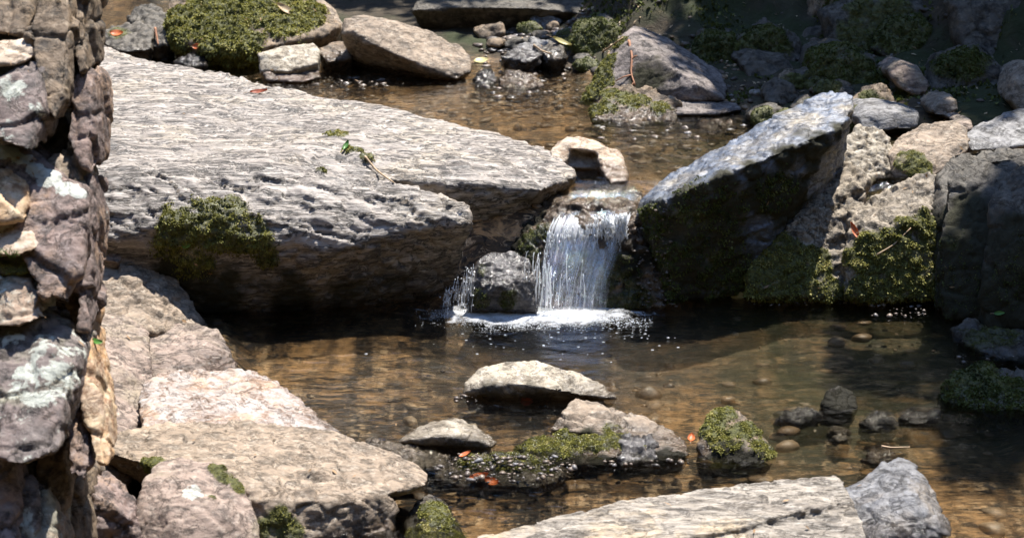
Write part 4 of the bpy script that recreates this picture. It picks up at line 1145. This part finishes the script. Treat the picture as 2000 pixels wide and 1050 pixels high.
Li = np.stack([np.interp(tv, T, L[:, k]) for k in range(3)], 1)
Ri = np.stack([np.interp(tv, T, Rr[:, k]) for k in range(3)], 1)
for _ in range(8):
    Li[1:-1] = (Li[:-2] + 2 * Li[1:-1] + Li[2:]) / 4; Ri[1:-1] = (Ri[:-2] + 2 * Ri[1:-1] + Ri[2:]) / 4
V = Li[None] * (1 - u[:, None, None]) + Ri[None] * u[:, None, None]
nz = fbm(np.stack([np.repeat(u, nv) * 9, np.tile(tv, nu) * 1.6, np.zeros(nu * nv)], 1), 3, 55).reshape(nu, nv)
V[:, :, 1] -= (.022 * nz + .02) * sstep(.3, .6, tv)[None]
V[:, :, 2] += .008 * nz * (1 - sstep(.3, .5, tv))[None]
me = mesh_np('water_sheet', V.reshape(-1, 3) - f_org, grid_faces(nu, nv), True)
uvl = me.uv_layers.new(name='UVMap')
uvs = np.stack([np.repeat(u, nv), np.tile(tv, nu)], 1)
li = np.empty(len(me.loops), dtype=np.int32); me.loops.foreach_get('vertex_index', li)
uvl.data.foreach_set('uv', uvs[li].astype(np.float32).ravel())
side_w = .75 + .6 * sstep(.45, .95, uvs[:, 0]) * (1 - sstep(.6, .85, uvs[:, 1]))
lipn = .05 * fbm(np.stack([uvs[:, 0] * 7, 0 * uvs[:, 0], 0 * uvs[:, 0]], 1), 3, 8)
attr(me, 'white', np.clip(sstep(.34, .46, uvs[:, 1] + lipn) * (.82 + .6 * sstep(.62, .85, uvs[:, 0]) * (1 - sstep(.48, .6, uvs[:, 1]))) * (1.0 - .95 * sstep(.46, .66, uvs[:, 1] + lipn)), 0, 1))
attr(me, 'veil', sstep(.55, .8, uvs[:, 1]) * sstep(0, .12, uvs[:, 0]) * (1 - .6 * sstep(.6, .95, uvs[:, 0])))
link('water_sheet', me, M['fall'], parent=fall)


def falling(name, n, starts, parent, rmin, rmax, seed):
    """thin ropes of falling water broken into lengths and drops"""
    r = np.random.default_rng(seed)
    bag, drops = Bag(), Bag()
    for _ in range(n):
        p0, dirx, ln, g = starts(r)
        k = 9
        t = np.linspace(0, 1, k)
        p = np.stack([p0[0] + dirx * t + np.cumsum(r.normal(0, .0018, k)) * min(1, ln / .14), p0[1] - g * t - r.normal(0, .0015, k), p0[2] - ln * (.35 * t + .65 * t * t) + r.normal(0, .001, k)], 1)
        rad = r.uniform(rmin, rmax) * (1 + .55 * np.sin(t * r.uniform(8, 20) + r.uniform(0, 6)))
        rad[0] *= .4; rad[-1] *= .35
        v, f = tube(p, rad, 5)
        bag.add(v - f_org, f)
        for _ in range(r.integers(1, 4)):
            q = p[r.integers(0, k)] + r.normal(0, .008, 3)
            s = r.uniform(.0012, .0034)
            drops.add(ICO1[0] * s * np.array([1, 1, 1.4]) + q - f_org, ICO1[1])
    tag(link(name, bag.mesh(name, True), M['strand'], parent=parent), kind='stuff')
    tag(link('water_drops', drops.mesh('water_drops', True), M['foam'], parent=parent), kind='stuff')


_cl = [(1186, 1.0), (1198, .9), (1210, 1.0), (1218, .8), (1176, .6), (1160, .8), (1148, .7), (1136, .9), (1121, .7), (1108, .8), (1093, .8), (1080, .6), (1071, .5)]


def st_main(r):
    c, wg = _cl[r.integers(0, len(_cl))]
    px = c + r.normal(0, 3.5)
    py = 424 + (1226 - px) * .16 + abs(r.normal(0, 16))
    p0 = pt(px, py, 8.2 - r.uniform(0, .035))
    left = np.clip((1180 - px) / 110, 0, 1)
    full = max(.05, p0[2])
    ln = full * (r.uniform(.10, .32) if r.random() < .9 else r.uniform(.32, .75))
    return p0, -.05 * left * ln / full + r.normal(0, .007), ln, (.05 + .07 * r.random()) * ln / full


def st_low(r):
    px = 1036 + r.random() * 140
    p0 = pt(px, 520 + r.uniform(-25, 40), 8.08 - r.uniform(0, .04))
    return p0, r.normal(0, .008), max(.03, p0[2] - .0), .04 * r.random()


def st_left(r):
    px = 868 + r.random() ** .8 * 62
    p0 = pt(px, 506 + abs(r.normal(0, 22)) + (930 - px) * .9, 8.0 - r.uniform(0, .06))
    return p0, -.012 + r.normal(0, .006), max(.03, p0[2]) * r.uniform(.3, 1.0), .02 + .03 * r.random()


def st_mid(r):
    px = 1028 + r.random() * 50
    p0 = pt(px, 500 + r.uniform(-15, 60), 8.0 - r.uniform(0, .05))
    return p0, r.normal(-.005, .006), max(.03, p0[2]) * r.uniform(.5, 1), .03 * r.random()


def st_right(r):
    px = 1185 + r.random() * 60
    p0 = pt(px, 540 + r.uniform(-20, 30), 8.05)
    return p0, r.normal(0, .003), max(.03, p0[2]) * r.uniform(.4, 1), .02


falling('main_curtain', 110, st_main, fall, .0012, .0042, 1)


def st_block(r):
    px = 1162 + r.random() ** .7 * 62
    p0 = pt(px, 416 + r.uniform(0, 38), 8.185 - r.uniform(0, .025))
    return p0, r.normal(0, .004), p0[2] * r.uniform(.06, .2), .02 * r.random()


falling('white_spill', 130, st_block, fall, .0022, .0058, 7)
falling('lower_curtain', 9, st_low, fall, .0008, .0022, 2)
falling('left_trickle', 48, st_left, fall, .0004, .0011, 3)
falling('middle_rivulet', 30, st_mid, fall, .0008, .0022, 4)

OCT = (np.array([[1, 0, 0], [-1, 0, 0], [0, 1, 0], [0, -1, 0], [0, 0, 1], [0, 0, -1.]]), np.array([[0, 2, 4], [2, 1, 4], [1, 3, 4], [3, 0, 4], [2, 0, 5], [1, 2, 5], [3, 1, 5], [0, 3, 5]]))
# foam at its foot: bubbles heaped where the water lands
bag = Bag()
r = np.random.default_rng(11)
for i in range(17000):
    a, q = r.uniform(0, 2 * math.pi), abs(r.normal(0, .46))
    px = 1060 + math.cos(a) * q * 215 + 18 * math.sin(a * 3)
    py = 618 + math.sin(a) * q * 27 + .02 * abs(px - 1060)
    if py < 596 or not 802 < px < 1275:
        continue
    if fbm(np.array([[px * .018, py * .05, 0]]), 3, 12)[0] + .85 - .52 * q < r.random() * .5:
        continue
    p = pt(px, py, .0)
    s = r.uniform(.001, .0034) * (1.25 - min(q, 1) * .6)
    p[2] = max(0, .012 * (1 - q) * r.random()) + s * .2
    bag.add(OCT[0] * np.array([s * 1.5, s * 1.3, s * .9]) + p, OCT[1])
for i in range(60):   # flecks drifting away
    px, py = 1100 + r.normal(0, 120), 640 + abs(r.normal(0, 28))
    p = pt(px, py, .002)
    s = r.uniform(.0015, .004)
    bag.add(ICO1[0] * np.array([s * 2.0, s * 1.2, s * .5]) + p, ICO1[1])
tag(link('foam', bag.mesh('foam', True), M['foam']), 'white foam where the waterfall lands', kind='stuff')

X, Y = np.meshgrid(np.arange(-.62, .80, .009), np.arange(7.55, 8.16, .009), indexing='ij')
c0 = pt(1042, 617, 0)
dx_, dy_ = (X - c0[0]) / .58, (Y - c0[1]) / np.where(Y > c0[1], .20, .17)
q = np.hypot(dx_, dy_)
nn_ = fbm(np.stack([X * 14, Y * 14, 0 * X], -1).reshape(-1, 3), 3, 61).reshape(X.shape)
Zf = .005 + .009 * np.clip(1 - q, 0, 1) * (1 + .8 * nn_) + ripple(X, Y)[0]
me = mesh_np('foam_film', np.stack([X, Y, Zf], -1).reshape(-1, 3), grid_faces(*X.shape), True)
attr(me, 'film', np.clip(1.04 - q + .42 * nn_, 0, 1).ravel())
tag(link('foam_film', me, M['film']), 'spreading white foam film on the pool under the waterfall', kind='stuff')

def surf(px, py):
    """first thing a pixel of the photograph sees among the stones, else the water or ground"""
    d = ray(px, py); dn = d / np.linalg.norm(d)
    best = None
    for co, qd, vn in ROCKS.values():
        q = co - np.array([0, 0, CAM_H]); t = q @ dn
        perp = np.linalg.norm(q - t[:, None] * dn, axis=1)
        m = perp < .012
        if m.any():
            i = np.where(m)[0][np.argmin(t[m])]
            if best is None or t[i] < best[0]:
                best = (t[i], co[i], vn[i])
    if best is None:
        p = pt(px, py, .0)
        if p[1] > 8.3:
            p = pt(px, py, Z_UP)
            for _ in range(6):
                gz = float(ground_z(np.array([p[0]]), np.array([p[1]]))[0][0])
                p = pt(px, py, max(gz, Z_UP))
        return p + np.array([0, 0, .002]), np.array([0, 0, 1.])
    return best[1], best[2]


# ------------------------------------------------------------------ gravel and pebbles
def gravel(name, items, mat, label, seed):
    r = np.random.default_rng(seed)
    bag, tint = Bag(), []
    for (x, y, z, s) in items:
        v = ICO2[0].copy() if s > .02 else ICO1[0].copy()
        v *= 1 + .42 * pnoise(v * 1.7 + r.uniform(0, 50), seed)[:, None]
        for _k in range(4):
            nn_ = r.normal(0, 1, 3); nn_ /= np.linalg.norm(nn_)
            ex = np.maximum(v @ nn_ - r.uniform(.55, .8), 0); v = v - ex[:, None] * nn_
        a = r.uniform(0, 6.28)
        v = v * np.array([s * r.uniform(.9, 1.5), s * r.uniform(.7, 1.1), s * r.uniform(.4, .75)])
        v = np.stack([v[:, 0] * math.cos(a) - v[:, 1] * math.sin(a), v[:, 0] * math.sin(a) + v[:, 1] * math.cos(a), v[:, 2]], 1)
        bag.add(v + np.array([x, y, z]), ICO2[1] if s > .02 else ICO1[1])
        tint += [r.random()] * len(v)
    me = bag.mesh(name, False)
    attr(me, 'tint', tint)
    tag(link(name, me, M[mat]), label, kind='stuff')


r = np.random.default_rng(21)
it = []
for n, (x0, y0, x1, y1), z, (s0, s1) in [   # pixel boxes along the upper shore
    (380, (930, 80, 1150, 190), .44, (.008, .03)), (300, (500, 148, 760, 168), .425, (.006, .022)), (260, (200, 78, 420, 150), .43, (.008, .026)),
    (220, (1160, 215, 1460, 268), .43, (.006, .024)), (120, (640, 140, 930, 162), .42, (.006, .016)), (160, (960, 50, 1150, 100), .46, (.01, .04))]:
    for _ in range(n):
        q = pt(r.uniform(x0, x1), r.uniform(y0, y1), z)
        s = s0 + (s1 - s0) * r.random() ** 2
        gz = float(ground_z(np.array([q[0]]), np.array([q[1]]))[0][0])
        it.append((q[0], q[1], max(gz, Z_UP - .01 if r.random() < .5 else gz) + s * .15, s))
gravel('wet_gravel', it, 'gravel_wet', 'wet glinting gravel along the upper shore', 31)
it = []
for n, (x0, y0, x1, y1) in [(260, (845, 895, 1125, 952)), (90, (1460, 578, 1730, 598)), (50, (1250, 575, 1330, 602)), (60, (1700, 592, 1880, 622)), (24, (1180, 898, 1380, 912)), (30, (1860, 640, 2000, 720)), (14, (890, 772, 930, 786))]:
    for _ in range(n):
        px, py = r.uniform(x0, x1), r.uniform(y0, y1)
        if y0 == 895 and ((px - 985) / 140) ** 2 + ((py - 920) / 34) ** 2 > 1:
            continue
        q = pt(px, py, 0.0)
        s = .003 + .014 * r.random() ** 3
        it.append((q[0], q[1], (.02 if y0 == 895 else .004) + s * .2 * r.random(), s))
for _ in range(170):  # beads added on the rock face to stand for wet glints
    px, py = r.uniform(1234, 1312), r.uniform(400, 596)
    if px < 1234 + (py - 400) * .10:
        continue
    q, n_ = surf(px, py)
    s = .003 + .008 * r.random() ** 2
    it.append((*(q + n_ * s * .2), s))
gravel('pool_gravel', it, 'gravel_wet', 'wet glinting gravel breaking the pool surface, and glint beads added on rock', 32)
it = []
for _ in range(150):
    x, y = r.uniform(-1.3, 2.3), r.uniform(5.5, 8.1)
    gz, _b = ground_z(np.array([x]), np.array([y]))
    s = .010 + .045 * r.random() ** 3
    it.append((x, y, float(gz[0]) + s * .12, s))
for _ in range(1500):
    x, y = r.uniform(-2.0, 1.3), r.uniform(8.5, 11.2)
    gz, _b = ground_z(np.array([x]), np.array([y]))
    s = .008 + .035 * r.random() ** 3
    it.append((x, y, float(gz[0]) + s * .1, s))
g_bed = G('stream bed pebbles')
_n = g_bed.noise(g_bed.n('TexCoord').outputs['Object'], 30, 6, .7)
_c = g_bed.ramp(g_bed.attr('tint'), [(0, (.05, .033, .02)), (.45, (.17, .11, .06)), (.85, (.33, .22, .125)), (1, (.50, .38, .25))])
_c = g_bed.mix(g_bed.ramp(_n, [(.3, .5), (.6, 0)]), _c, (.05, .034, .02))
M['bed'] = g_bed.done(g_bed.n('BsdfPrincipled', {'Base Color': _c, 'Roughness': .5}).outputs[0])
gravel('bed_pebbles', it, 'bed', 'brown pebbles on the stream bed', 33)
it = []
for _ in range(1300):
    x, y = r.uniform(.3, 4.2), r.uniform(8.6, 14)
    gz, b = ground_z(np.array([x]), np.array([y]))
    if b[0] < .5:
        continue
    s = .006 + .03 * r.random() ** 3
    it.append((x, y, float(gz[0]), s))
gravel('bank_rubble', it, 'gravel', 'small stones littering the shaded bank', 34)

N = 55000
gxy = np.stack([r.uniform(.3, 4.4, N * 2), r.uniform(8.8, 14.2, N * 2)], 1)
gz, gb = ground_z(gxy[:, 0], gxy[:, 1])
cl = fbm(np.stack([gxy[:, 0] * 2.2, gxy[:, 1] * 2.2, 0 * gz], 1), 4, 15)
ok = (gb > .5) & (cl > .0 + .25 * r.random(N * 2))
P = np.stack([gxy[:, 0], gxy[:, 1], gz], 1)[ok][:N]
n_ = len(P)
dv = r.normal(0, .6, (n_, 3)) + np.array([0, -.2, .9]); dv /= np.linalg.norm(dv, axis=1)[:, None]
sv = np.cross(dv, r.normal(0, 1, (n_, 3))); sv /= np.linalg.norm(sv, axis=1)[:, None]
Lg = (.014 + .03 * r.random(n_) ** 2)[:, None]
V = np.stack([P - sv * Lg * .12, P + sv * Lg * .12, P + dv * Lg * .6 + sv * Lg * .3, P + dv * Lg * .9 - np.array([0, 0, .3]) * Lg, P + dv * Lg * .6 - sv * Lg * .3], 1).reshape(-1, 3)
i5 = np.arange(n_)[:, None] * 5
me = mesh_np('ground_moss', V, np.concatenate([i5 + np.array([0, 1, 2]), i5 + np.array([0, 2, 4]), i5 + np.array([4, 2, 3])]))
attr(me, 'tint', np.repeat(np.clip(r.normal(.45, .25, n_), 0, 1), 5))
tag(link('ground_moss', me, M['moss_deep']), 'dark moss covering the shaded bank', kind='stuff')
N = 1500
P = np.stack([r.uniform(.3, 4.0, N), r.uniform(8.8, 13.5, N)], 1)
gz, gb = ground_z(P[:, 0], P[:, 1])
P = np.stack([P[:, 0], P[:, 1], gz + .006], 1)[gb > .5]
n_ = len(P)
a_ = r.normal(0, 1, (n_, 3)) * np.array([1, 1, .35]); a_ /= np.linalg.norm(a_, axis=1)[:, None]
b_ = np.cross(a_, np.array([0, 0, 1]) + r.normal(0, .3, (n_, 3))); b_ /= np.linalg.norm(b_, axis=1)[:, None]
s_ = r.uniform(.008, .028, (n_, 1))
V = np.stack([P - a_ * s_, P + b_ * s_ * .45 + np.array([0, 0, .003]), P + a_ * s_, P - b_ * s_ * .45 + np.array([0, 0, .003])], 1).reshape(-1, 3)
tag(link('leaf_litter', mesh_np('leaf_litter', V, np.arange(n_ * 4).reshape(-1, 4)), M['leaf_tan']), 'scraps of dead leaves littering the shaded bank', kind='stuff')

bag = Bag()
for (x0, y0, x1, y1, k) in [(210, 120, 900, 330, 22), (200, 500, 440, 700, 10), (260, 830, 780, 940, 14), (1650, 250, 1880, 560, 16), (930, 60, 1180, 180, 16), (1460, 380, 1640, 570, 12), (1000, 940, 1680, 1040, 8), (330, 0, 640, 90, 14), (0, 60, 180, 700, 10)]:
    for _ in range(k):
        q, n_ = surf(r.uniform(x0, x1), r.uniform(y0, y1))
        a_ = r.normal(0, 1, 3); a_ -= n_ * (a_ @ n_) * .8; a_ /= np.linalg.norm(a_)
        b_ = np.cross(a_, n_); s = r.uniform(.005, .018)
        q = q + n_ * .004
        wd = r.uniform(.12, .5)
        v = np.array([q - a_ * s, q + b_ * s * wd + n_ * .003, q + a_ * s + n_ * .004, q - b_ * s * wd + n_ * .003, q + n_ * .0015])
        bag.add(v, np.array([[0, 4, 1], [1, 4, 2], [2, 4, 3], [3, 4, 0]]))
tag(link('dead_leaf_scraps', bag.mesh('dead_leaf_scraps'), M['leaf_dead']), 'scraps of dead leaves and needles caught on the rocks', kind='stuff')

# ------------------------------------------------------------------ leaves, twigs
def leaf(label, mat, px, py, length, width, ang, curl=.25, tilt=.3, group=None, cat='leaf', stem=True):
    p, n = surf(px, py)
    n = n + np.array([0, -.45, .5]); n /= np.linalg.norm(n)
    a = np.array([math.cos(ang), math.sin(ang), 0]); a -= n * (a @ n); a /= np.linalg.norm(a)
    b = np.cross(n, a)
    nu, nv = 11, 5
    V = []
    rr = random.Random(label)
    for i in range(nu):
        t = i / (nu - 1)
        wv = width * .5 * (math.sin(math.pi * min(1, t * .96 + .02)) ** .75) * (1.1 - .35 * t)
        for j in range(nv):
            s = (j / (nv - 1) - .5) * 2
            V.append(p + a * (t - .5) * length + b * s * wv + n * (.004 + curl * length * (abs(s) ** 1.6 * .35 + (t - .5) ** 2) + rr.uniform(-.0008, .0008)))
    V = np.array(V)
    F = grid_faces(nu, nv)
    top = V + n * .0008
    me = mesh_np('leaf', np.vstack([V, top]) - p, np.vstack([F[:, ::-1], F + len(V)]), True)
    o = link('leaf', me, M[mat], loc=tuple(p))
    tag(o, label, cat, group)
    if stem:
        v, f = tube(np.array([V[2], V[2] - a * length * .2 + n * .004, V[2] - a * length * .38 + n * .002]), [.0014, .0012, .001], 5)
        link('stem', mesh_np('stem', v - p, f, True), M['twig'], parent=o)
    return o


leaf('orange curled leaf on the wet gravel in the pool', 'leaf_orange', 930, 936, .075, .04, .1, .3)
leaf('second orange leaf overlapping on the wet gravel, its right neighbour', 'leaf_orange', 955, 940, .06, .035, 2.6, .35)
leaf('russet leaf lying by the white topped stone', 'leaf_orange', 905, 884, .05, .025, .5, .2)
leaf('dark russet leaf at the foot of the flat cream stone', 'leaf_red', 1026, 786, .05, .035, .2, .3)
leaf('small russet leaf between ridge stone and pyramid stone', 'leaf_orange', 1350, 858, .05, .03, 1.4, .3)
leaf('little pale straw leaf floating by the pyramid stone', 'leaf_tan', 1377, 900, .06, .018, .05, .1)
leaf('upright orange leaf stuck between two mossy rocks', 'leaf_orange', 1668, 448, .085, .028, 1.5, .2)
leaf('yellow leaf on the shore right of the oval boulder', 'leaf_yellow', 940, 121, .095, .07, .4, .2)
leaf('long tan leaf lying on the big moss hump', 'leaf_tan', 562, 20, .14, .055, -.5, .2)
leaf('pale dead leaf on the gravel near the thin twig', 'leaf_yellow', 1100, 84, .12, .05, -.2, .25)
leaf('orange leaf on the dark stone at the far left', 'leaf_orange', 228, 64, .08, .06, 0, .3)
leaf('russet leaf at the base of the big moss hump', 'leaf_orange', 383, 90, .05, .04, 0, .3)
leaf('fresh green leaf caught beside the stone pile', 'leaf_green', 193, 666, .05, .022, .6, .2)
leaf('pale green leaf floating by the shaded rock foot', 'leaf_yellow', 1444, 580, .075, .045, .1, .1)
leaf('small bright green leaf in the dark right shade', 'leaf_green', 1953, 614, .045, .02, 0, .1)
leaf('small pale green leaves sprouting from the slab moss', 'leaf_green', 368, 480, .04, .03, .5, .2)
leaf('green leaf growing in the slab crevice', 'leaf_green', 676, 284, .06, .025, 1.2, .3)
leaf('small russet leaf at the far edge of the slab', 'leaf_red', 505, 178, .09, .04, .1, .3)


def stick(label, mat, pts, rad, cat='twig', forks=(), lift=.006, name='twig'):
    P = []
    for q in pts:
        p, n = surf(q[0], q[1])
        P.append(p + (n * .5 + np.array([0, -.5, .6])) * (lift + (q[2] if len(q) > 2 else 0)))
    P = np.array(P)
    bag = Bag()
    k = np.linspace(0, 1, len(P)); kk = np.linspace(0, 1, len(P) * 4)
    C = np.stack([np.interp(kk, k, P[:, c]) for c in range(3)], 1)
    for _ in range(2):
        C[1:-1] = (C[:-2] + 2 * C[1:-1] + C[2:]) / 4
    v, f = tube(C, rad * (1 - .5 * kk), 6); bag.add(v, f)
    for (t, dx, dz, L) in forks:
        b = C[int(t * (len(C) - 1))]
        e = b + np.array([dx, -.02, dz]) * L
        v, f = tube(np.array([b, (b + e) / 2 + np.array([0, 0, .006]), e]), [rad * .6, rad * .5, rad * .3], 5); bag.add(v, f)
    me = bag.mesh(name, True)
    me.transform(__import__('mathutils').Matrix.Translation(-Vector(P[0])))
    tag(link(name, me, M[mat], loc=tuple(P[0])), label, cat)


stick('straw coloured twig across the moss below the wedge rock', 'twig', [(1712, 500), (1745, 475), (1778, 448)], .004)
stick('reddish dry plant stem hanging down the triangular rock', 'twig_red', [(1226, 78), (1232, 110), (1230, 140), (1240, 165)], .008, forks=[(.55, .8, -.5, .10), (.75, -1, -.4, .09), (.85, .6, -.8, .1), (.95, -.6, -.9, .07), (.4, .5, .4, .06)])
stick('pale broken twig jutting from the mossy edge of the triangular rock', 'twig', [(1178, 104, .02), (1200, 88, .01), (1215, 74)], .006)
stick('thin pale twig lying on the gravel shore', 'twig', [(1040, 92), (1058, 98), (1078, 106)], .008)
stick('brown stick leaning on the dark stone by the moss hump', 'twig_red', [(304, 60, .02), (306, 75, .01), (309, 90)], .009)
stick('dark thin stick lying in the slab crevice', 'twig', [(712, 304), (735, 330), (768, 354)], .006)
stick('curved pale twig on the wet stone behind the grey pointed rock', 'twig', [(1716, 872), (1745, 875), (1776, 876)], .005)
# grass blades on the small mossy stone
t0, n0_ = surf(18, 505)
bag = Bag()
for i in range(16):
    a = random.uniform(-1.3, 1.3); Lg = random.uniform(.03, .075)
    b0 = t0 + np.array([random.uniform(-.03, .02), random.uniform(-.01, .01), -.004])
    dx = np.array([math.sin(a) * .8, -.35, math.cos(a) * .6])
    P = np.array([b0, b0 + dx * Lg * .5 + np.array([0, 0, .012]), b0 + dx * Lg])
    v, f = tube(P, [.0016, .0013, .0004], 4); bag.add(v, f)
me = bag.mesh('grass_tuft', True)
me.transform(__import__('mathutils').Matrix.Translation(-Vector(t0)))
tag(link('grass_tuft', me, M['grass'], loc=tuple(t0)), 'little tuft of grass growing at the left edge of the stone pile', 'grass tuft')

# ------------------------------------------------------------------ trees on the bank: out of view, their crowns shade the far right
def tree(label, base, clumps, leaves, seed, size=.075):
    r = np.random.default_rng(seed)
    base = np.array(base, dtype=float)
    root = link('tree', None, loc=tuple(base))
    tag(root, label, 'tree', 'trees shading the right bank')
    cl = np.array(clumps, dtype=float)
    top = cl[:, :3].mean(0)
    bag = Bag()
    fork = base + (top - base) * np.array([.35, .35, .6])
    k = np.linspace(0, 1, 9)[:, None]
    trunk = base * (1 - k) + fork * k + .12 * np.stack([np.sin(k[:, 0] * 5), np.cos(k[:, 0] * 4), 0 * k[:, 0]], 1)
    trunk[0, 2] -= .3
    v, f = tube(trunk, np.linspace(.22, .12, 9), 10); bag.add(v - base, f)
    for c in cl:
        k = np.linspace(0, 1, 7)[:, None]
        q = trunk[-1] * (1 - k) + c[:3] * k + np.array([0, 0, .5]) * np.sin(k * math.pi) * .5
        v, f = tube(q, np.linspace(.09, .02, 7), 7); bag.add(v - base, f)
    link('trunk', bag.mesh('trunk', True), M['bark'], parent=root)
    P = []
    wts = cl[:, 3] ** 2; wts /= wts.sum()
    ci = r.choice(len(cl), leaves, p=wts)
    sub = {i: cl[i, :3] + r.normal(0, .5, (7, 3)) * cl[i, 3] for i in range(len(cl))}
    cen = np.array([sub[i][r.integers(0, 7)] for i in ci]) + r.normal(0, .22, (leaves, 3)) * cl[ci, 3:4]
    a = r.normal(0, 1, (leaves, 3)) * np.array([1, 1, .4]); a /= np.linalg.norm(a, axis=1)[:, None]
    b = np.cross(a, r.normal(0, .35, (leaves, 3)) + np.array([0, 0, 1])); b /= np.linalg.norm(b, axis=1)[:, None]
    s = size * r.uniform(.6, 1.4, (leaves, 1))
    V = np.stack([cen - a * s, cen + b * s * .5, cen + a * s, cen - b * s * .5], 1).reshape(-1, 3)
    me = mesh_np('crown', V - base, np.arange(leaves * 4).reshape(-1, 4))
    attr(me, 'tint', np.repeat(np.clip(r.normal(.45, .25, leaves), 0, 1), 4))
    link('crown', me, M['leafage'], parent=root)


def over(x, y, z, h, rad):
    s = (h - z) / SUN_DIR[2]
    return (x + SUN_DIR[0] * s, y + SUN_DIR[1] * s, h, rad)


tree('broadleaf tree rooted behind the shaded bank, spreading over the dim boulders', (4.6, 16.5, 3.2), [over(1.5, 11.7, .8, 6.2, .62), over(2.3, 11.0, .8, 6.4, .75), over(3.0, 10.6, .8, 6.6, .8), over(2.0, 12.2, 1, 6.6, .8), over(2.9, 12, 1.2, 6.8, .9),
     over(2.7, 9.9, .6, 6.2, .42), over(1.0, 12.3, .8, 6.4, .6), over(.1, 12.7, .6, 6.5, .6), over(1.7, 13.2, 1.2, 6.8, .9), over(3.8, 11, 1, 6.8, .9), over(.55, 11.6, .5, 6.2, .38), over(1.75, 10.5, .5, 6.0, .34), over(-.5, 13.2, .6, 6.5, .6)], 36000, 3)
tree('broadleaf tree rooted at the right, shading the dark boulders by the pool', (6.8, 11.5, 2.6), [over(2.6, 7.6, .3, 5.9, .5), over(2.15, 7.6, .1, 5.6, .42), over(3.2, 8.2, .5, 6.2, .6),
     over(1.55, 7.45, 0, 5.5, .30), over(1.9, 6.9, 0, 5.5, .34), over(2.4, 6.75, 0, 5.6, .34)], 9500, 4)
